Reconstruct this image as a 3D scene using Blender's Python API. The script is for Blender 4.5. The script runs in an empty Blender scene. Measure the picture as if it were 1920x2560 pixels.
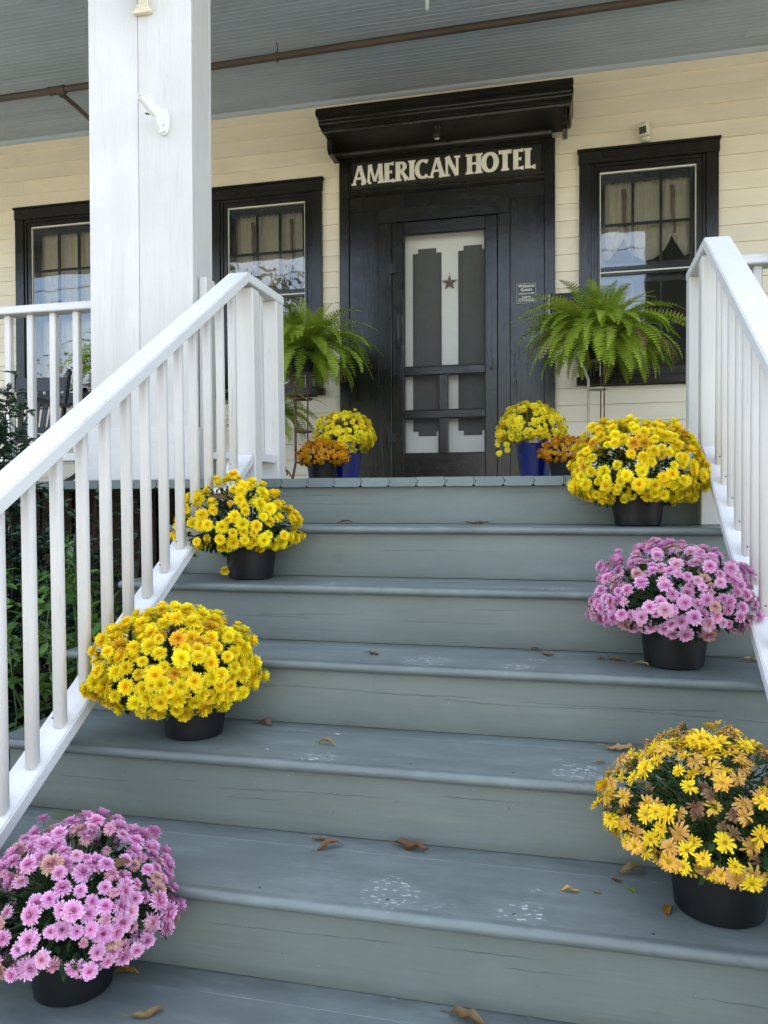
import bpy, bmesh, math, random
from mathutils import Vector, Matrix, Quaternion, noise
R = math.radians
random.seed(11)
S = bpy.context.scene
C = S.collection

# ---------------------------------------------------------------- camera
YAW, PITCH, ROLL = 0.2334, -0.0134, -0.0033
cd = bpy.data.cameras.new('camera')
cam = bpy.data.objects.new('camera', cd); C.objects.link(cam)
fw = Vector((-math.sin(YAW)*math.cos(PITCH), math.cos(YAW)*math.cos(PITCH), math.sin(PITCH)))
r0 = Vector((math.cos(YAW), math.sin(YAW), 0)); u0 = r0.cross(fw)
cr, sr = math.cos(ROLL), math.sin(ROLL)
rt = cr*r0 + sr*u0; up = -sr*r0 + cr*u0
m = Matrix((rt, up, -fw)).transposed().to_4x4(); m.translation = Vector((0, -3.1424, -0.0985))
cam.matrix_world = m
cd.sensor_fit = 'VERTICAL'; cd.sensor_height = 24; cd.lens = 1974.9/2560*24
cd.clip_end = 500; cd.clip_start = 0.02
S.camera = cam

# ---------------------------------------------------------------- world + sun (sun stands behind the house)
SUN_EL, SUN_AZ = R(47), R(12)      # azimuth measured from +Y towards +X
w = bpy.data.worlds.new('World'); S.world = w; w.use_nodes = True
nt = w.node_tree; nt.nodes.clear()
N = nt.nodes.new; L = nt.links.new
sky = N('ShaderNodeTexSky'); sky.sky_type = 'NISHITA'; sky.sun_disc = False
sky.sun_elevation = SUN_EL; sky.sun_rotation = SUN_AZ
sky.air_density = 1.0; sky.dust_density = .8; sky.ozone_density = 1.0
tc = N('ShaderNodeTexCoord'); mp = N('ShaderNodeMapping'); mp.inputs['Scale'].default_value = (1, 1, 2.6)
L(tc.outputs['Generated'], mp.inputs[0])
cn = N('ShaderNodeTexNoise'); cn.inputs['Scale'].default_value = 3.2; cn.inputs['Detail'].default_value = 7; cn.inputs['Roughness'].default_value = .55
L(mp.outputs[0], cn.inputs[0])
rp = N('ShaderNodeValToRGB'); rp.color_ramp.elements[0].position = .42; rp.color_ramp.elements[1].position = .70
rp.color_ramp.elements[0].color = (.12, .12, .12, 1)
rp.color_ramp.elements[1].color = (.6, .6, .6, 1)
L(cn.outputs['Fac'], rp.inputs[0])
mx = N('ShaderNodeMixRGB'); mx.inputs[2].default_value = (7.0, 6.9, 6.7, 1)
L(rp.outputs[0], mx.inputs[0]); L(sky.outputs[0], mx.inputs[1])
bg = N('ShaderNodeBackground'); bg.inputs[1].default_value = 0.15
wo = N('ShaderNodeOutputWorld'); L(mx.outputs[0], bg.inputs[0]); L(bg.outputs[0], wo.inputs[0])

sd = bpy.data.lights.new('sun', 'SUN'); sd.energy = 4.2; sd.angle = R(.5); sd.color = (1, .94, .84)
sun = bpy.data.objects.new('sun', sd); C.objects.link(sun)
sdir = Vector((math.sin(SUN_AZ)*math.cos(SUN_EL), math.cos(SUN_AZ)*math.cos(SUN_EL), math.sin(SUN_EL)))
sun.rotation_euler = sdir.to_track_quat('Z', 'Y').to_euler(); sun.location = (0, 20, 20)

S.view_settings.view_transform = 'Standard'; S.view_settings.look = 'None'
S.view_settings.exposure = 2.22; S.view_settings.gamma = 1; S.view_settings.use_curve_mapping = False
S.render.engine = 'CYCLES'
S.cycles.max_bounces = 8; S.cycles.diffuse_bounces = 4; S.cycles.glossy_bounces = 4
S.cycles.transmission_bounces = 4; S.cycles.transparent_max_bounces = 12
S.cycles.use_denoising = True
S.cycles.sample_clamp_indirect = 6

# ---------------------------------------------------------------- materials
def newmat(name):
    m = bpy.data.materials.new(name); m.use_nodes = True
    t = m.node_tree; t.nodes.clear()
    o = t.nodes.new('ShaderNodeOutputMaterial'); b = t.nodes.new('ShaderNodeBsdfPrincipled')
    t.links.new(b.outputs[0], o.inputs[0])
    return m, t, b, o

class G:
    """small node helper"""
    def __init__(s, t): s.t = t
    def n(s, k, **kw):
        x = s.t.nodes.new(k)
        for a, v in kw.items(): setattr(x, a, v)
        return x
    def l(s, a, b): s.t.links.new(a, b)
    def coords(s, rnd=0.0, scale=(1, 1, 1), kind='Object'):
        tc = s.n('ShaderNodeTexCoord'); out = tc.outputs[kind]
        if rnd:
            oi = s.n('ShaderNodeObjectInfo'); mu = s.n('ShaderNodeVectorMath', operation='MULTIPLY_ADD')
            cx = s.n('ShaderNodeCombineXYZ'); s.l(oi.outputs['Random'], cx.inputs[0]); s.l(oi.outputs['Random'], cx.inputs[1]); s.l(oi.outputs['Random'], cx.inputs[2])
            s.l(cx.outputs[0], mu.inputs[0]); mu.inputs[1].default_value = (rnd, rnd*1.7, rnd*.6); s.l(out, mu.inputs[2]); out = mu.outputs[0]
        mp = s.n('ShaderNodeMapping'); mp.inputs['Scale'].default_value = scale; s.l(out, mp.inputs[0])
        return mp.outputs[0]
    def noise(s, co, scale, detail=4, rough=.5, dist=0):
        x = s.n('ShaderNodeTexNoise'); x.inputs['Scale'].default_value = scale; x.inputs['Detail'].default_value = detail
        x.inputs['Roughness'].default_value = rough; x.inputs['Distortion'].default_value = dist; s.l(co, x.inputs['Vector']); return x.outputs['Fac']
    def ramp(s, f, a, b, ca=(0, 0, 0, 1), cb=(1, 1, 1, 1)):
        x = s.n('ShaderNodeValToRGB'); e = x.color_ramp.elements
        e[0].position = a; e[1].position = b; e[0].color = ca; e[1].color = cb; s.l(f, x.inputs[0]); return x.outputs[0]
    def mix(s, f, a, b, mode='MIX'):
        x = s.n('ShaderNodeMixRGB', blend_type=mode)
        for i, v in ((0, f), (1, a), (2, b)):
            if isinstance(v, (int, float)): x.inputs[i].default_value = v
            elif isinstance(v, tuple): x.inputs[i].default_value = v if len(v) == 4 else v+(1,)
            else: s.l(v, x.inputs[i])
        return x.outputs[0]
    def math(s, op, a, b=None):
        x = s.n('ShaderNodeMath', operation=op)
        for i, v in ((0, a), (1, b)):
            if v is None: continue
            if isinstance(v, (int, float)): x.inputs[i].default_value = v
            else: s.l(v, x.inputs[i])
        return x.outputs[0]
    def bump(s, h, strength, dist, prev=None):
        x = s.n('ShaderNodeBump'); x.inputs['Strength'].default_value = strength; x.inputs['Distance'].default_value = dist
        s.l(h, x.inputs['Height'])
        if prev is not None: s.l(prev, x.inputs['Normal'])
        return x.outputs[0]

def stretch(axis, k=.06):
    v = [1, 1, 1]; v['XYZ'.index(axis)] = k; return tuple(v)

def paint(name, col, axis='X', rough=.5, var=.12, grain=.3, dirt=None, dirt_amt=.4, cracks=.0, rnd=7.0, rvar=.12, lump=.15, tint=0.0, fine=90, spec=.5, crackw=.035):
    m, t, b, o = newmat(name); g = G(t)
    co = g.coords(rnd); cs = g.coords(rnd, stretch(axis))
    big = g.noise(co, 2.2, 5, .6); med = g.noise(cs, 9, 5, .6); fin = g.noise(cs, fine, 4, .6); lum = g.noise(co, 28, 5, .6)
    c = tuple(col)
    lo = tuple(x*(1-var) for x in c); hi = tuple(min(1, x*(1+var)) for x in c)
    base = g.mix(g.ramp(big, .3, .7), lo, hi)
    base = g.mix(g.math('MULTIPLY', g.ramp(med, .42, .62), .28), base, tuple(x*(1-var*1.5) for x in c))
    base = g.mix(g.math('MULTIPLY', g.ramp(fin, .5, .75), grain*.5), base, tuple(x*.72 for x in c))
    if dirt:
        d = g.math('MULTIPLY', g.ramp(g.noise(cs, 3.3, 8, .72, .4), .52, .72), dirt_amt); base = g.mix(d, base, dirt)
        d2 = g.math('MULTIPLY', g.ramp(g.noise(co, 55, 3, .6), .68, .74), dirt_amt); base = g.mix(d2, base, dirt)
    h = g.math('ADD', g.math('MULTIPLY', fin, grain), g.math('MULTIPLY', lum, lump))
    if cracks:
        ck = g.noise(g.coords(rnd, stretch(axis, .035)), 7, 6, .65)
        cm = g.math('ABSOLUTE', g.math('SUBTRACT', ck, .5))
        line = g.ramp(cm, 0, crackw*.12, (1, 1, 1, 1), (0, 0, 0, 1))
        gate = g.ramp(g.noise(co, 1.7, 2, .5), .52, .60)
        line = g.math('MULTIPLY', g.math('MULTIPLY', line, gate), cracks)
        base = g.mix(line, base, tuple(x*.25 for x in c)); h = g.math('SUBTRACT', h, g.math('MULTIPLY', line, 1.2))
    if tint:
        oi = g.n('ShaderNodeObjectInfo'); hs = g.n('ShaderNodeHueSaturation'); g.l(base, hs.inputs['Color'])
        g.l(g.math('ADD', g.math('MULTIPLY', oi.outputs['Random'], tint), 1-tint/2), hs.inputs['Value']); base = hs.outputs[0]
    g.l(base, b.inputs['Base Color'])
    g.l(g.math('ADD', g.math('MULTIPLY', g.noise(co, 11, 4, .6), rvar*2), rough-rvar), b.inputs['Roughness'])
    b.inputs['Specular IOR Level'].default_value = spec
    g.l(g.bump(h, .45, .002), b.inputs['Normal'])
    m['g'] = 1
    return m

def plain(name, col, rough=.5, metal=0, bump=0, bscale=60, var=.1, spec=.5, coat=0):
    m, t, b, o = newmat(name); g = G(t); co = g.coords(3)
    n1 = g.noise(co, 14, 5, .6)
    g.l(g.mix(g.ramp(n1, .3, .7), tuple(x*(1-var) for x in col), tuple(min(1, x*(1+var)) for x in col)), b.inputs['Base Color'])
    b.inputs['Roughness'].default_value = rough; b.inputs['Metallic'].default_value = metal; b.inputs['Specular IOR Level'].default_value = spec
    b.inputs['Coat Weight'].default_value = coat; b.inputs['Coat Roughness'].default_value = .08
    if bump: g.l(g.bump(g.noise(co, bscale, 5, .6), bump, .002), b.inputs['Normal'])
    return m

M = {}
M['white_z'] = paint('white_paint_vertical', (.56, .54, .51), 'Z', .5, .06, .45, (.40, .37, .31), .22, .35, tint=.05)
M['white_x'] = paint('white_paint_along', (.57, .56, .55), 'X', .45, .05, .35, (.42, .40, .35), .15, .3)
M['white_y'] = paint('white_paint_slope', (.60, .60, .60), 'Y', .45, .05, .35, (.45, .42, .36), .12, .25)
M['column'] = paint('column_paint', (.54, .525, .505), 'Z', .55, .09, .7, (.42, .40, .36), .45, .25, lump=.5)
M['clap'] = paint('cream_clapboard_paint', (.83, .715, .55), 'X', .55, .06, .25, (.46, .40, .30), .26, .1, tint=.07)
M['ceil'] = paint('grey_blue_ceiling_paint', (.37, .425, .485), 'X', .5, .08, .15, (.09, .10, .10), .25, .15, tint=.05)
M['ceil_trim'] = paint('pale_blue_trim_paint', (.42, .47, .52), 'X', .5, .06, .2)
M['black'] = paint('black_gloss_paint', (.014, .012, .009), 'Z', .20, .3, .6, (.055, .045, .03), .35, .6, rvar=.14, lump=.6, fine=60, spec=.38)
M['black_x'] = paint('black_gloss_paint_along', (.014, .012, .009), 'X', .22, .3, .6, (.055, .045, .03), .35, .6, rvar=.14, lump=.6, fine=60, spec=.38)
M['black_flat'] = paint('dull_black_paint', (.022, .020, .017), 'X', .5, .2, .3, rvar=.1, spec=.3)
M['deck_end'] = paint('porch_board_paint', (.135, .172, .168), 'Y', .5, .12, .4, (.27, .30, .24), .30, .3, tint=.14)
M['door_white'] = paint('white_door_paint', (.86, .81, .72), 'Z', .5, .04, .15)
M['bead'] = plain('cream_bead', (.72, .68, .56), .5)
M['iron_rust'] = plain('rusty_iron', (.13, .055, .03), .75, .2, .6, 120, .5)
M['peel'] = paint('peeling_cream_metal', (.42, .36, .24), 'Z', .6, .2, .3, (.10, .05, .03), .85, .3, lump=.6)
M['pipe'] = paint('rusty_brown_pipe', (.085, .06, .045), 'X', .6, .3, .2, (.13, .07, .04), .5, 0, lump=.5)
M['pot'] = paint('black_nursery_plastic', (.0065, .007, .008), 'Z', .42, .2, .1, (.055, .05, .042), .30, 0, rvar=.1, lump=.2, spec=.3) if True else plain('black_plastic', (.006, .0065, .0075), .42, 0, .1, 40, .3, spec=.28)
M['blue_glaze'] = plain('cobalt_glaze', (.006, .009, .11), .15, 0, .15, 12, .3, coat=1)
M['soil'] = plain('potting_soil', (.02, .014, .01), .95, 0, 1, 60, .4)
M['chair'] = plain('black_chair_paint', (.010, .012, .017), .35, 0, .1, 60, .2)
M['white_plastic'] = plain('white_plastic', (.75, .75, .74), .4, 0, .05)
M['dark_plastic'] = plain('dark_plastic', (.012, .012, .012), .25)
M['cream_plastic'] = plain('cream_plastic', (.66, .60, .45), .45)
M['brass'] = plain('weathered_metal', (.10, .09, .08), .45, .7, .2)
M['star'] = plain('rusty_tin', (.22, .145, .11), .6, .3, .6, 60, .35)
M['letter'] = plain('cream_lettering', (.80, .76, .66), .55)
M['letter_edge'] = plain('tan_lettering_edge', (.27, .16, .085), .6)
M['plaque'] = plain('charcoal_plaque', (.045, .047, .05), .45)
M['bulb'] = plain('lamp_glass', (.6, .62, .62), .15)
M['room'] = plain('dark_room', (.045, .040, .034), .9)
M['mulch_shade'] = plain('dark_mulch_and_shade', (.03, .02, .013), .95, 0, 1, 40, .5)  # bed mulch; same dark tone stands in for shade on the porch slats
M['concrete'] = plain('concrete', (.44, .39, .32), .85, 0, .5, 50, .15)  # warmed for the light it bounces under the porch
M['asphalt'] = plain('asphalt', (.055, .055, .058), .9, 0, .6, 80, .2)
M['lawn'] = plain('lawn', (.07, .11, .03), .9, 0, 1, 60, .4)
M['bark'] = plain('bark', (.09, .07, .05), .9, 0, 1, 25, .3)
M['roof'] = plain('roof_metal', (.12, .12, .12), .6)
M['wire'] = plain('cable', (.015, .015, .015), .6)

def stair_paint(name, col, tread):
    """worn grey blue floor paint; on the treads pale scuffed prints of shoe soles"""
    m, t, b, o = newmat(name); g = G(t)
    co = g.coords(0); cs = g.coords(9, stretch('X', .05)); cr_ = g.coords(9)
    big = g.noise(g.coords(9, (.5, 1.6, 1)), 3.0, 6, .62); fin = g.noise(cs, 95, 4, .6); med = g.noise(cs, 14, 6, .65, .5)
    c = col
    base = g.mix(g.ramp(big, .32, .68), tuple(x*.84 for x in c), tuple(x*1.14 for x in c))
    base = g.mix(g.math('MULTIPLY', g.ramp(med, .5, .68), .35), base, tuple(x*.72 for x in c))
    base = g.mix(g.math('MULTIPLY', g.ramp(g.noise(cs, 22, 6, .7), .58, .75), .22), base, tuple(min(1, x*1.5) for x in c))
    # scattered pale specks
    base = g.mix(g.math('MULTIPLY', g.ramp(g.noise(co, 130, 2, .5), .74, .78), .5), base, tuple(min(1, x*2.4) for x in c))
    base = g.mix(g.math('MULTIPLY', g.ramp(g.noise(co, 42, 3, .5), .73, .76), .55), base, tuple(x*.45 for x in c))
    h = g.math('ADD', g.math('MULTIPLY', fin, .5), g.math('MULTIPLY', g.noise(cr_, 30, 4, .6), .2))
    if not tread:
        sp_ = g.n('ShaderNodeSeparateXYZ'); g.l(co, sp_.inputs[0])
        zr = g.math('DIVIDE', sp_.outputs[2], RISE); kf = g.math('FLOOR', zr); ff = g.math('FRACT', zr)
        line = None
        for (sd_, off, rng, gs, gt) in ((3.1, .10, .75, .9, .50), (8.7, .25, .6, 1.3, .54), (15.3, -.05, .9, 1.1, .56)):
            cv = g.n('ShaderNodeCombineXYZ'); g.l(g.math('MULTIPLY', sp_.outputs[0], .55), cv.inputs[0]); g.l(g.math('MULTIPLY', kf, sd_), cv.inputs[1]); cv.inputs[2].default_value = sd_
            cv2 = g.n('ShaderNodeCombineXYZ'); g.l(g.math('MULTIPLY', sp_.outputs[0], gs), cv2.inputs[0]); g.l(g.math('MULTIPLY', kf, sd_+5), cv2.inputs[1]); cv2.inputs[2].default_value = sd_+4
            n1_ = g.noise(cv.outputs[0], 1.0, 2, .5); n2_ = g.noise(g.coords(0, (1, 0, 0)), 22, 3, .6)
            pos = g.math('ADD', g.math('MULTIPLY', n1_, rng), g.math('ADD', g.math('MULTIPLY', n2_, .05), off))
            dd = g.math('ABSOLUTE', g.math('SUBTRACT', ff, pos))
            wd_ = g.ramp(g.noise(g.coords(0, (1, .1, .1)), 14, 3, .6), .35, .7, (.002, .002, .002, 1), (.009, .009, .009, 1))
            ln = g.math('LESS_THAN', dd, wd_); gate = g.ramp(g.noise(cv2.outputs[0], 1.4, 2, .5), gt, gt+.02)
            ln = g.math('MULTIPLY', ln, gate); line = ln if line is None else g.math('MAXIMUM', line, ln)
        base = g.mix(g.math('MULTIPLY', line, .55), base, tuple(x*.25 for x in c)); h = g.math('SUBTRACT', h, g.math('MULTIPLY', line, 1.5))
        # knots
        vo = g.n('ShaderNodeTexVoronoi'); vo.inputs['Scale'].default_value = 2.3; g.l(g.coords(9, (1, 1, 1.7)), vo.inputs['Vector'])
        kn = g.ramp(vo.outputs['Distance'], .035, .06, (1, 1, 1, 1), (0, 0, 0, 1)); base = g.mix(g.math('MULTIPLY', kn, .35), base, tuple(x*.55 for x in c))
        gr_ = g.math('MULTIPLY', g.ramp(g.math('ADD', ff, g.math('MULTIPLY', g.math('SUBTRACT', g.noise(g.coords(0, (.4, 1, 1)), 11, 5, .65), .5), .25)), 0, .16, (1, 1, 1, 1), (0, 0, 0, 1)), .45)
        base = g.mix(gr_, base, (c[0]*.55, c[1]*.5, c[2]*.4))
        st2 = g.math('MULTIPLY', g.ramp(g.noise(g.coords(17, (.5, 1, 1.3)), 3.0, 6, .7), .48, .70), .40)
        base = g.mix(st2, base, (c[0]*1.05, c[1]*.95, c[2]*.70))
        # dark scuffs from shoes
        sc = g.ramp(g.noise(g.coords(9, (1.0, 1, .5)), 5.5, 5, .7, 1.0), .66, .72); base = g.mix(g.math('MULTIPLY', sc, .30), base, tuple(x*.5 for x in c))
    else:
        sep = g.n('ShaderNodeSeparateXYZ'); g.l(co, sep.inputs[0])
        vo = g.n('ShaderNodeTexVoronoi'); vo.inputs['Scale'].default_value = 74; vo.inputs['Randomness'].default_value = .95
        wp = g.n('ShaderNodeVectorMath', operation='MULTIPLY_ADD'); wn_ = g.n('ShaderNodeTexNoise'); wn_.inputs['Scale'].default_value = 70; g.l(co, wn_.inputs['Vector']); g.l(wn_.outputs['Color'], wp.inputs[0]); wp.inputs[1].default_value = (.013, .013, 0); g.l(g.coords(0, (.62, 1.2, .01)), wp.inputs[2]); g.l(wp.outputs[0], vo.inputs['Vector'])
        vd = g.math('ADD', vo.outputs['Distance'], g.math('MULTIPLY', g.noise(co, 170, 4, .7), .75))
        fl = g.ramp(vd, .60, .70, (1, 1, 1, 1), (0, 0, 0, 1))
        tot = None
        for (k, x, y, rx, ry, am) in PRINTS:
            dx = g.math('DIVIDE', g.math('SUBTRACT', sep.outputs[0], x), rx*1.3); dy = g.math('DIVIDE', g.math('SUBTRACT', sep.outputs[1], y), ry*1.05)
            d = g.math('ADD', g.math('MULTIPLY', dx, dx), g.math('MULTIPLY', dy, dy))
            d = g.math('ADD', d, g.math('MULTIPLY', g.noise(co, 34, 4, .65), 2.0))
            mk = g.math('MULTIPLY', g.ramp(g.math('MULTIPLY', d, .4), .55, .95, (1, 1, 1, 1), (0, 0, 0, 1)), am)
            tot = mk if tot is None else g.math('MAXIMUM', tot, mk)
        base = g.mix(g.math('MULTIPLY', tot, .05), base, (.5, .5, .5))
        base = g.mix(g.math('MULTIPLY', g.math('MULTIPLY', tot, fl), .75), base, (.60, .62, .62))
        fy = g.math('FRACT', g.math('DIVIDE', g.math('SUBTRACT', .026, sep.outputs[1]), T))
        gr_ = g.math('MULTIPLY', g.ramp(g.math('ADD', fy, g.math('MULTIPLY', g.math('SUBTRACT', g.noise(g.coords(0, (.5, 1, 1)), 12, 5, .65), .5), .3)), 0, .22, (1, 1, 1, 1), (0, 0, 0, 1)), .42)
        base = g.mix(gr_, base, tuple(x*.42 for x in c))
        # grey scuffed wear along the walking line
        wr = g.math('MULTIPLY', g.ramp(g.noise(g.coords(4, (.8, 2.2, 1)), 5, 7, .72)  , .46, .70), .60)
        base = g.mix(wr, base, tuple(x*1.55 for x in c))
        st2 = g.math('MULTIPLY', g.ramp(g.noise(g.coords(17, (.7, 1.6, 1)), 3.4, 6, .7), .52, .70), .35)
        base = g.mix(st2, base, (c[0]*.75, c[1]*.70, c[2]*.55))
        # green algae at the damp left end of the fifth tread
        dx = g.math('SUBTRACT', sep.outputs[0], -1.28); dy = g.math('SUBTRACT', sep.outputs[1], -1.26)
        dz = g.math('SUBTRACT', sep.outputs[2], -.95)
        d = g.math('ADD', g.math('MULTIPLY', g.math('MULTIPLY', dx, dx), 60), g.math('ADD', g.math('MULTIPLY', g.math('MULTIPLY', dy, dy), 260), g.math('MULTIPLY', g.math('MULTIPLY', dz, dz), 400)))
        al = g.ramp(g.math('MULTIPLY', g.math('ADD', d, g.math('MULTIPLY', g.noise(co, 30, 4, .6), .8)), .5), .3, .75, (1, 1, 1, 1), (0, 0, 0, 1))
        base = g.mix(g.math('MULTIPLY', al, .55), base, (.12, .13, .02))
    g.l(base, b.inputs['Base Color'])
    g.l(g.math('ADD', g.math('MULTIPLY', g.noise(cs, 8, 4, .6), .3), .20 if tread else .36), b.inputs['Roughness'])
    g.l(g.bump(h, .5, .0022), b.inputs['Normal'])
    return m
T = .3127; RISE = .1901; OV = .026; W = 2.927
PRINTS = [(5, -.382, -1.478, .048, .066, 1), (5, -.101, -1.497, .040, .044, 1), (5, -.265, -1.52, .03, .03, .25), (5, -.07, -1.40, .03, .012, .6),
          (4, -.645, -1.20, .045, .040, .9), (4, .016, -1.17, .046, .062, 1), (4, -.03, -1.08, .02, .01, .5), (3, -.42, -.84, .052, .075, .9), (3, -.143, -.875, .038, .045, 1), (3, -.105, -.76, .04, .015, .7),
          (2, -.78, -.55, .043, .06, .8), (2, -.044, -.55, .044, .055, .9), (1, -.55, -.22, .05, .05, .7), (1, -.45, -.25, .05, .04, .5), (1, -1.0, -.24, .04, .04, .5)]
M['tread'] = stair_paint('grey_blue_tread_paint', (.126, .152, .150), True)
M['riser'] = stair_paint('grey_green_riser_paint', (.140, .164, .154), False)

def glassmat(name, ior=1.55, tint=(.93, .95, .95)):
    m, t, b, o = newmat(name); t.nodes.remove(b); g = G(t)
    tr = g.n('ShaderNodeBsdfTransparent'); tr.inputs[0].default_value = tint+(1,)
    gl = g.n('ShaderNodeBsdfGlossy'); gl.inputs['Roughness'].default_value = .012; gl.inputs[0].default_value = (.95, .97, 1, 1)
    fr = g.n('ShaderNodeFresnel'); fr.inputs[0].default_value = ior
    co = g.coords(5); g.l(g.bump(g.noise(co, 3.0, 2, .5), .12, .01), gl.inputs['Normal'])
    mx = g.n('ShaderNodeMixShader'); g.l(fr.outputs[0], mx.inputs[0]); g.l(tr.outputs[0], mx.inputs[1]); g.l(gl.outputs[0], mx.inputs[2]); g.l(mx.outputs[0], o.inputs[0])
    return m
M['glass'] = glassmat('old_window_glass', 1.95, (.90, .90, .88))
def screenmat():
    m, t, b, o = newmat('insect_screen'); g = G(t)
    b.inputs['Base Color'].default_value = (.12, .11, .10, 1); b.inputs['Roughness'].default_value = .6
    tr = g.n('ShaderNodeBsdfTransparent'); mx = g.n('ShaderNodeMixShader')
    # woven wires: fine grid in the mesh plane
    co = g.coords(0); sp = g.n('ShaderNodeSeparateXYZ'); g.l(co, sp.inputs[0])
    def wires(c): return g.math('LESS_THAN', g.math('FRACT', g.math('MULTIPLY', c, 560)), .085)
    f = g.math('MAXIMUM', wires(sp.outputs[0]), wires(sp.outputs[2]))
    g.l(f, mx.inputs[0]); g.l(tr.outputs[0], mx.inputs[1]); g.l(b.outputs[0], mx.inputs[2]); g.l(mx.outputs[0], o.inputs[0])
    return m
M['screen'] = screenmat()

def cloth(name, col, transl=.25):
    m, t, b, o = newmat(name); g = G(t); co = g.coords(2)
    g.l(g.mix(g.ramp(g.noise(co, 20, 4, .6), .3, .7), tuple(x*.85 for x in col), col), b.inputs['Base Color']); b.inputs['Roughness'].default_value = .9
    g.l(g.bump(g.noise(g.coords(2, (1, 1, .2)), 120, 3, .6), .3, .002), b.inputs['Normal'])
    return m
M['curtain'] = cloth('beige_curtain', (.74, .66, .50)); M['tie'] = cloth('brown_ribbon', (.30, .20, .15)); M['shade'] = cloth('grey_pane_fabric', (.10, .095, .085))

def leafmat(name, cols, rough=.5, tl=.25, spec=.4, vein=0):
    """cols: list of colours chosen per object / per position"""
    m, t, b, o = newmat(name); g = G(t)
    oi = g.n('ShaderNodeObjectInfo'); co = g.coords(0)
    n1 = g.noise(g.coords(31), 38, 3, .6)
    f = g.math('ADD', g.math('MULTIPLY', oi.outputs['Random'], .55), g.math('MULTIPLY', n1, .45))
    x = g.n('ShaderNodeValToRGB'); e = x.color_ramp.elements
    while len(e) < len(cols): e.new(.5)
    for i, c in enumerate(cols): e[i].position = .18+.64*i/max(1, len(cols)-1); e[i].color = c+(1,)
    g.l(f, x.inputs[0])
    g.l(x.outputs[0], b.inputs['Base Color']); b.inputs['Roughness'].default_value = rough; b.inputs['Specular IOR Level'].default_value = spec
    tr = g.n('ShaderNodeBsdfTranslucent'); g.l(g.mix(.5, x.outputs[0], (1, 1, .6), 'MULTIPLY'), tr.inputs[0])
    mx = g.n('ShaderNodeMixShader'); mx.inputs[0].default_value = tl
    g.l(b.outputs[0], mx.inputs[1]); g.l(tr.outputs[0], mx.inputs[2]); g.l(mx.outputs[0], o.inputs[0])
    return m
M['mum_leaf'] = leafmat('chrysanthemum_leaf', [(.012, .030, .012), (.025, .055, .02), (.045, .085, .03)], .6, spec=.15)
M['fern'] = leafmat('fern_frond', [(.16, .24, .025), (.27, .37, .035), (.38, .48, .055), (.50, .58, .10)], .6, .4, .12)
M['holly'] = leafmat('holly_leaf', [(.008, .028, .014), (.015, .045, .022), (.03, .07, .03)], .28, .1, .6)
M['peren'] = leafmat('light_green_leaf', [(.03, .09, .015), (.07, .17, .025), (.12, .24, .05)], .5, .3, .35)
M['stem'] = plain('green_stem', (.07, .12, .035), .6); M['twig'] = plain('dark_twig', (.045, .025, .018), .8)
M['dry1'] = leafmat('dry_leaf_brown', [(.085, .04, .018), (.17, .085, .035), (.25, .14, .06)], .6, .15)
M['dry2'] = leafmat('dry_leaf_tan', [(.14, .085, .035), (.26, .17, .07), (.38, .27, .12)], .6, .2)
M['dry3'] = leafmat('dry_leaf_orange', [(.28, .13, .02), (.45, .24, .03), (.58, .36, .06)], .6, .2)
M['dry4'] = leafmat('fresh_fallen_leaf', [(.25, .33, .03), (.40, .42, .05)], .5, .3)
M['tree_y'] = leafmat('yellow_autumn_crown', [(.30, .20, .03), (.50, .33, .04), (.62, .42, .06)], .6, .3)
M['tree_b'] = leafmat('grey_brown_autumn_crown', [(.12, .10, .04), (.22, .17, .07), (.20, .22, .08)], .6, .3)

def petals(name, stops, tl=.3, hv=.10, rough=.6):
    """true petal colour from the flower's centre to the tips, with each head a little different"""
    m, t, b, o = newmat(name); g = G(t)
    co = g.coords(0); ln = g.n('ShaderNodeVectorMath', operation='LENGTH'); g.l(co, ln.inputs[0])
    x = g.n('ShaderNodeValToRGB'); e = x.color_ramp.elements
    while len(e) < len(stops): e.new(.5)
    for i, (p, c) in enumerate(stops): e[i].position = p; e[i].color = c+(1,)
    rr = g.math('ADD', ln.outputs['Value'], g.math('MULTIPLY', g.math('SUBTRACT', g.noise(g.coords(13), 3.0, 2, .5), .5), .35))
    g.l(rr, x.inputs[0])
    oi = g.n('ShaderNodeObjectInfo'); hs = g.n('ShaderNodeHueSaturation'); g.l(x.outputs[0], hs.inputs['Color'])
    g.l(g.math('ADD', g.math('MULTIPLY', oi.outputs['Random'], hv*2), 1-hv), hs.inputs['Value'])
    g.l(g.math('ADD', g.math('MULTIPLY', g.math('FRACT', g.math('MULTIPLY', oi.outputs['Random'], 7.3)), .022), .489), hs.inputs['Hue'])
    g.l(hs.outputs[0], b.inputs['Base Color']); b.inputs['Roughness'].default_value = rough; b.inputs['Specular IOR Level'].default_value = .25
    tr = g.n('ShaderNodeBsdfTranslucent'); g.l(hs.outputs[0], tr.inputs[0])
    mx = g.n('ShaderNodeMixShader'); mx.inputs[0].default_value = tl
    g.l(b.outputs[0], mx.inputs[1]); g.l(tr.outputs[0], mx.inputs[2]); g.l(mx.outputs[0], o.inputs[0])
    return m
YC, YM, YT = (.80, .52, .004), (.90, .70, .008), (.92, .80, .03)
M['p_yel'] = petals('yellow_petals', [(0, YC), (.45, YM), (1, YT)])
M['p_yel_old'] = petals('fading_yellow_petals', [(0, (.50, .24, .02)), (.5, (.76, .44, .02)), (1, (.84, .58, .04))])
M['p_lem'] = petals('lemon_petals', [(0, (.84, .62, .01)), (.5, (.92, .76, .02)), (1, (.94, .84, .06))])
M['p_gold'] = petals('golden_orange_petals', [(0, (.50, .20, .01)), (.5, (.75, .34, .01)), (1, (.85, .46, .02))])
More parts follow.
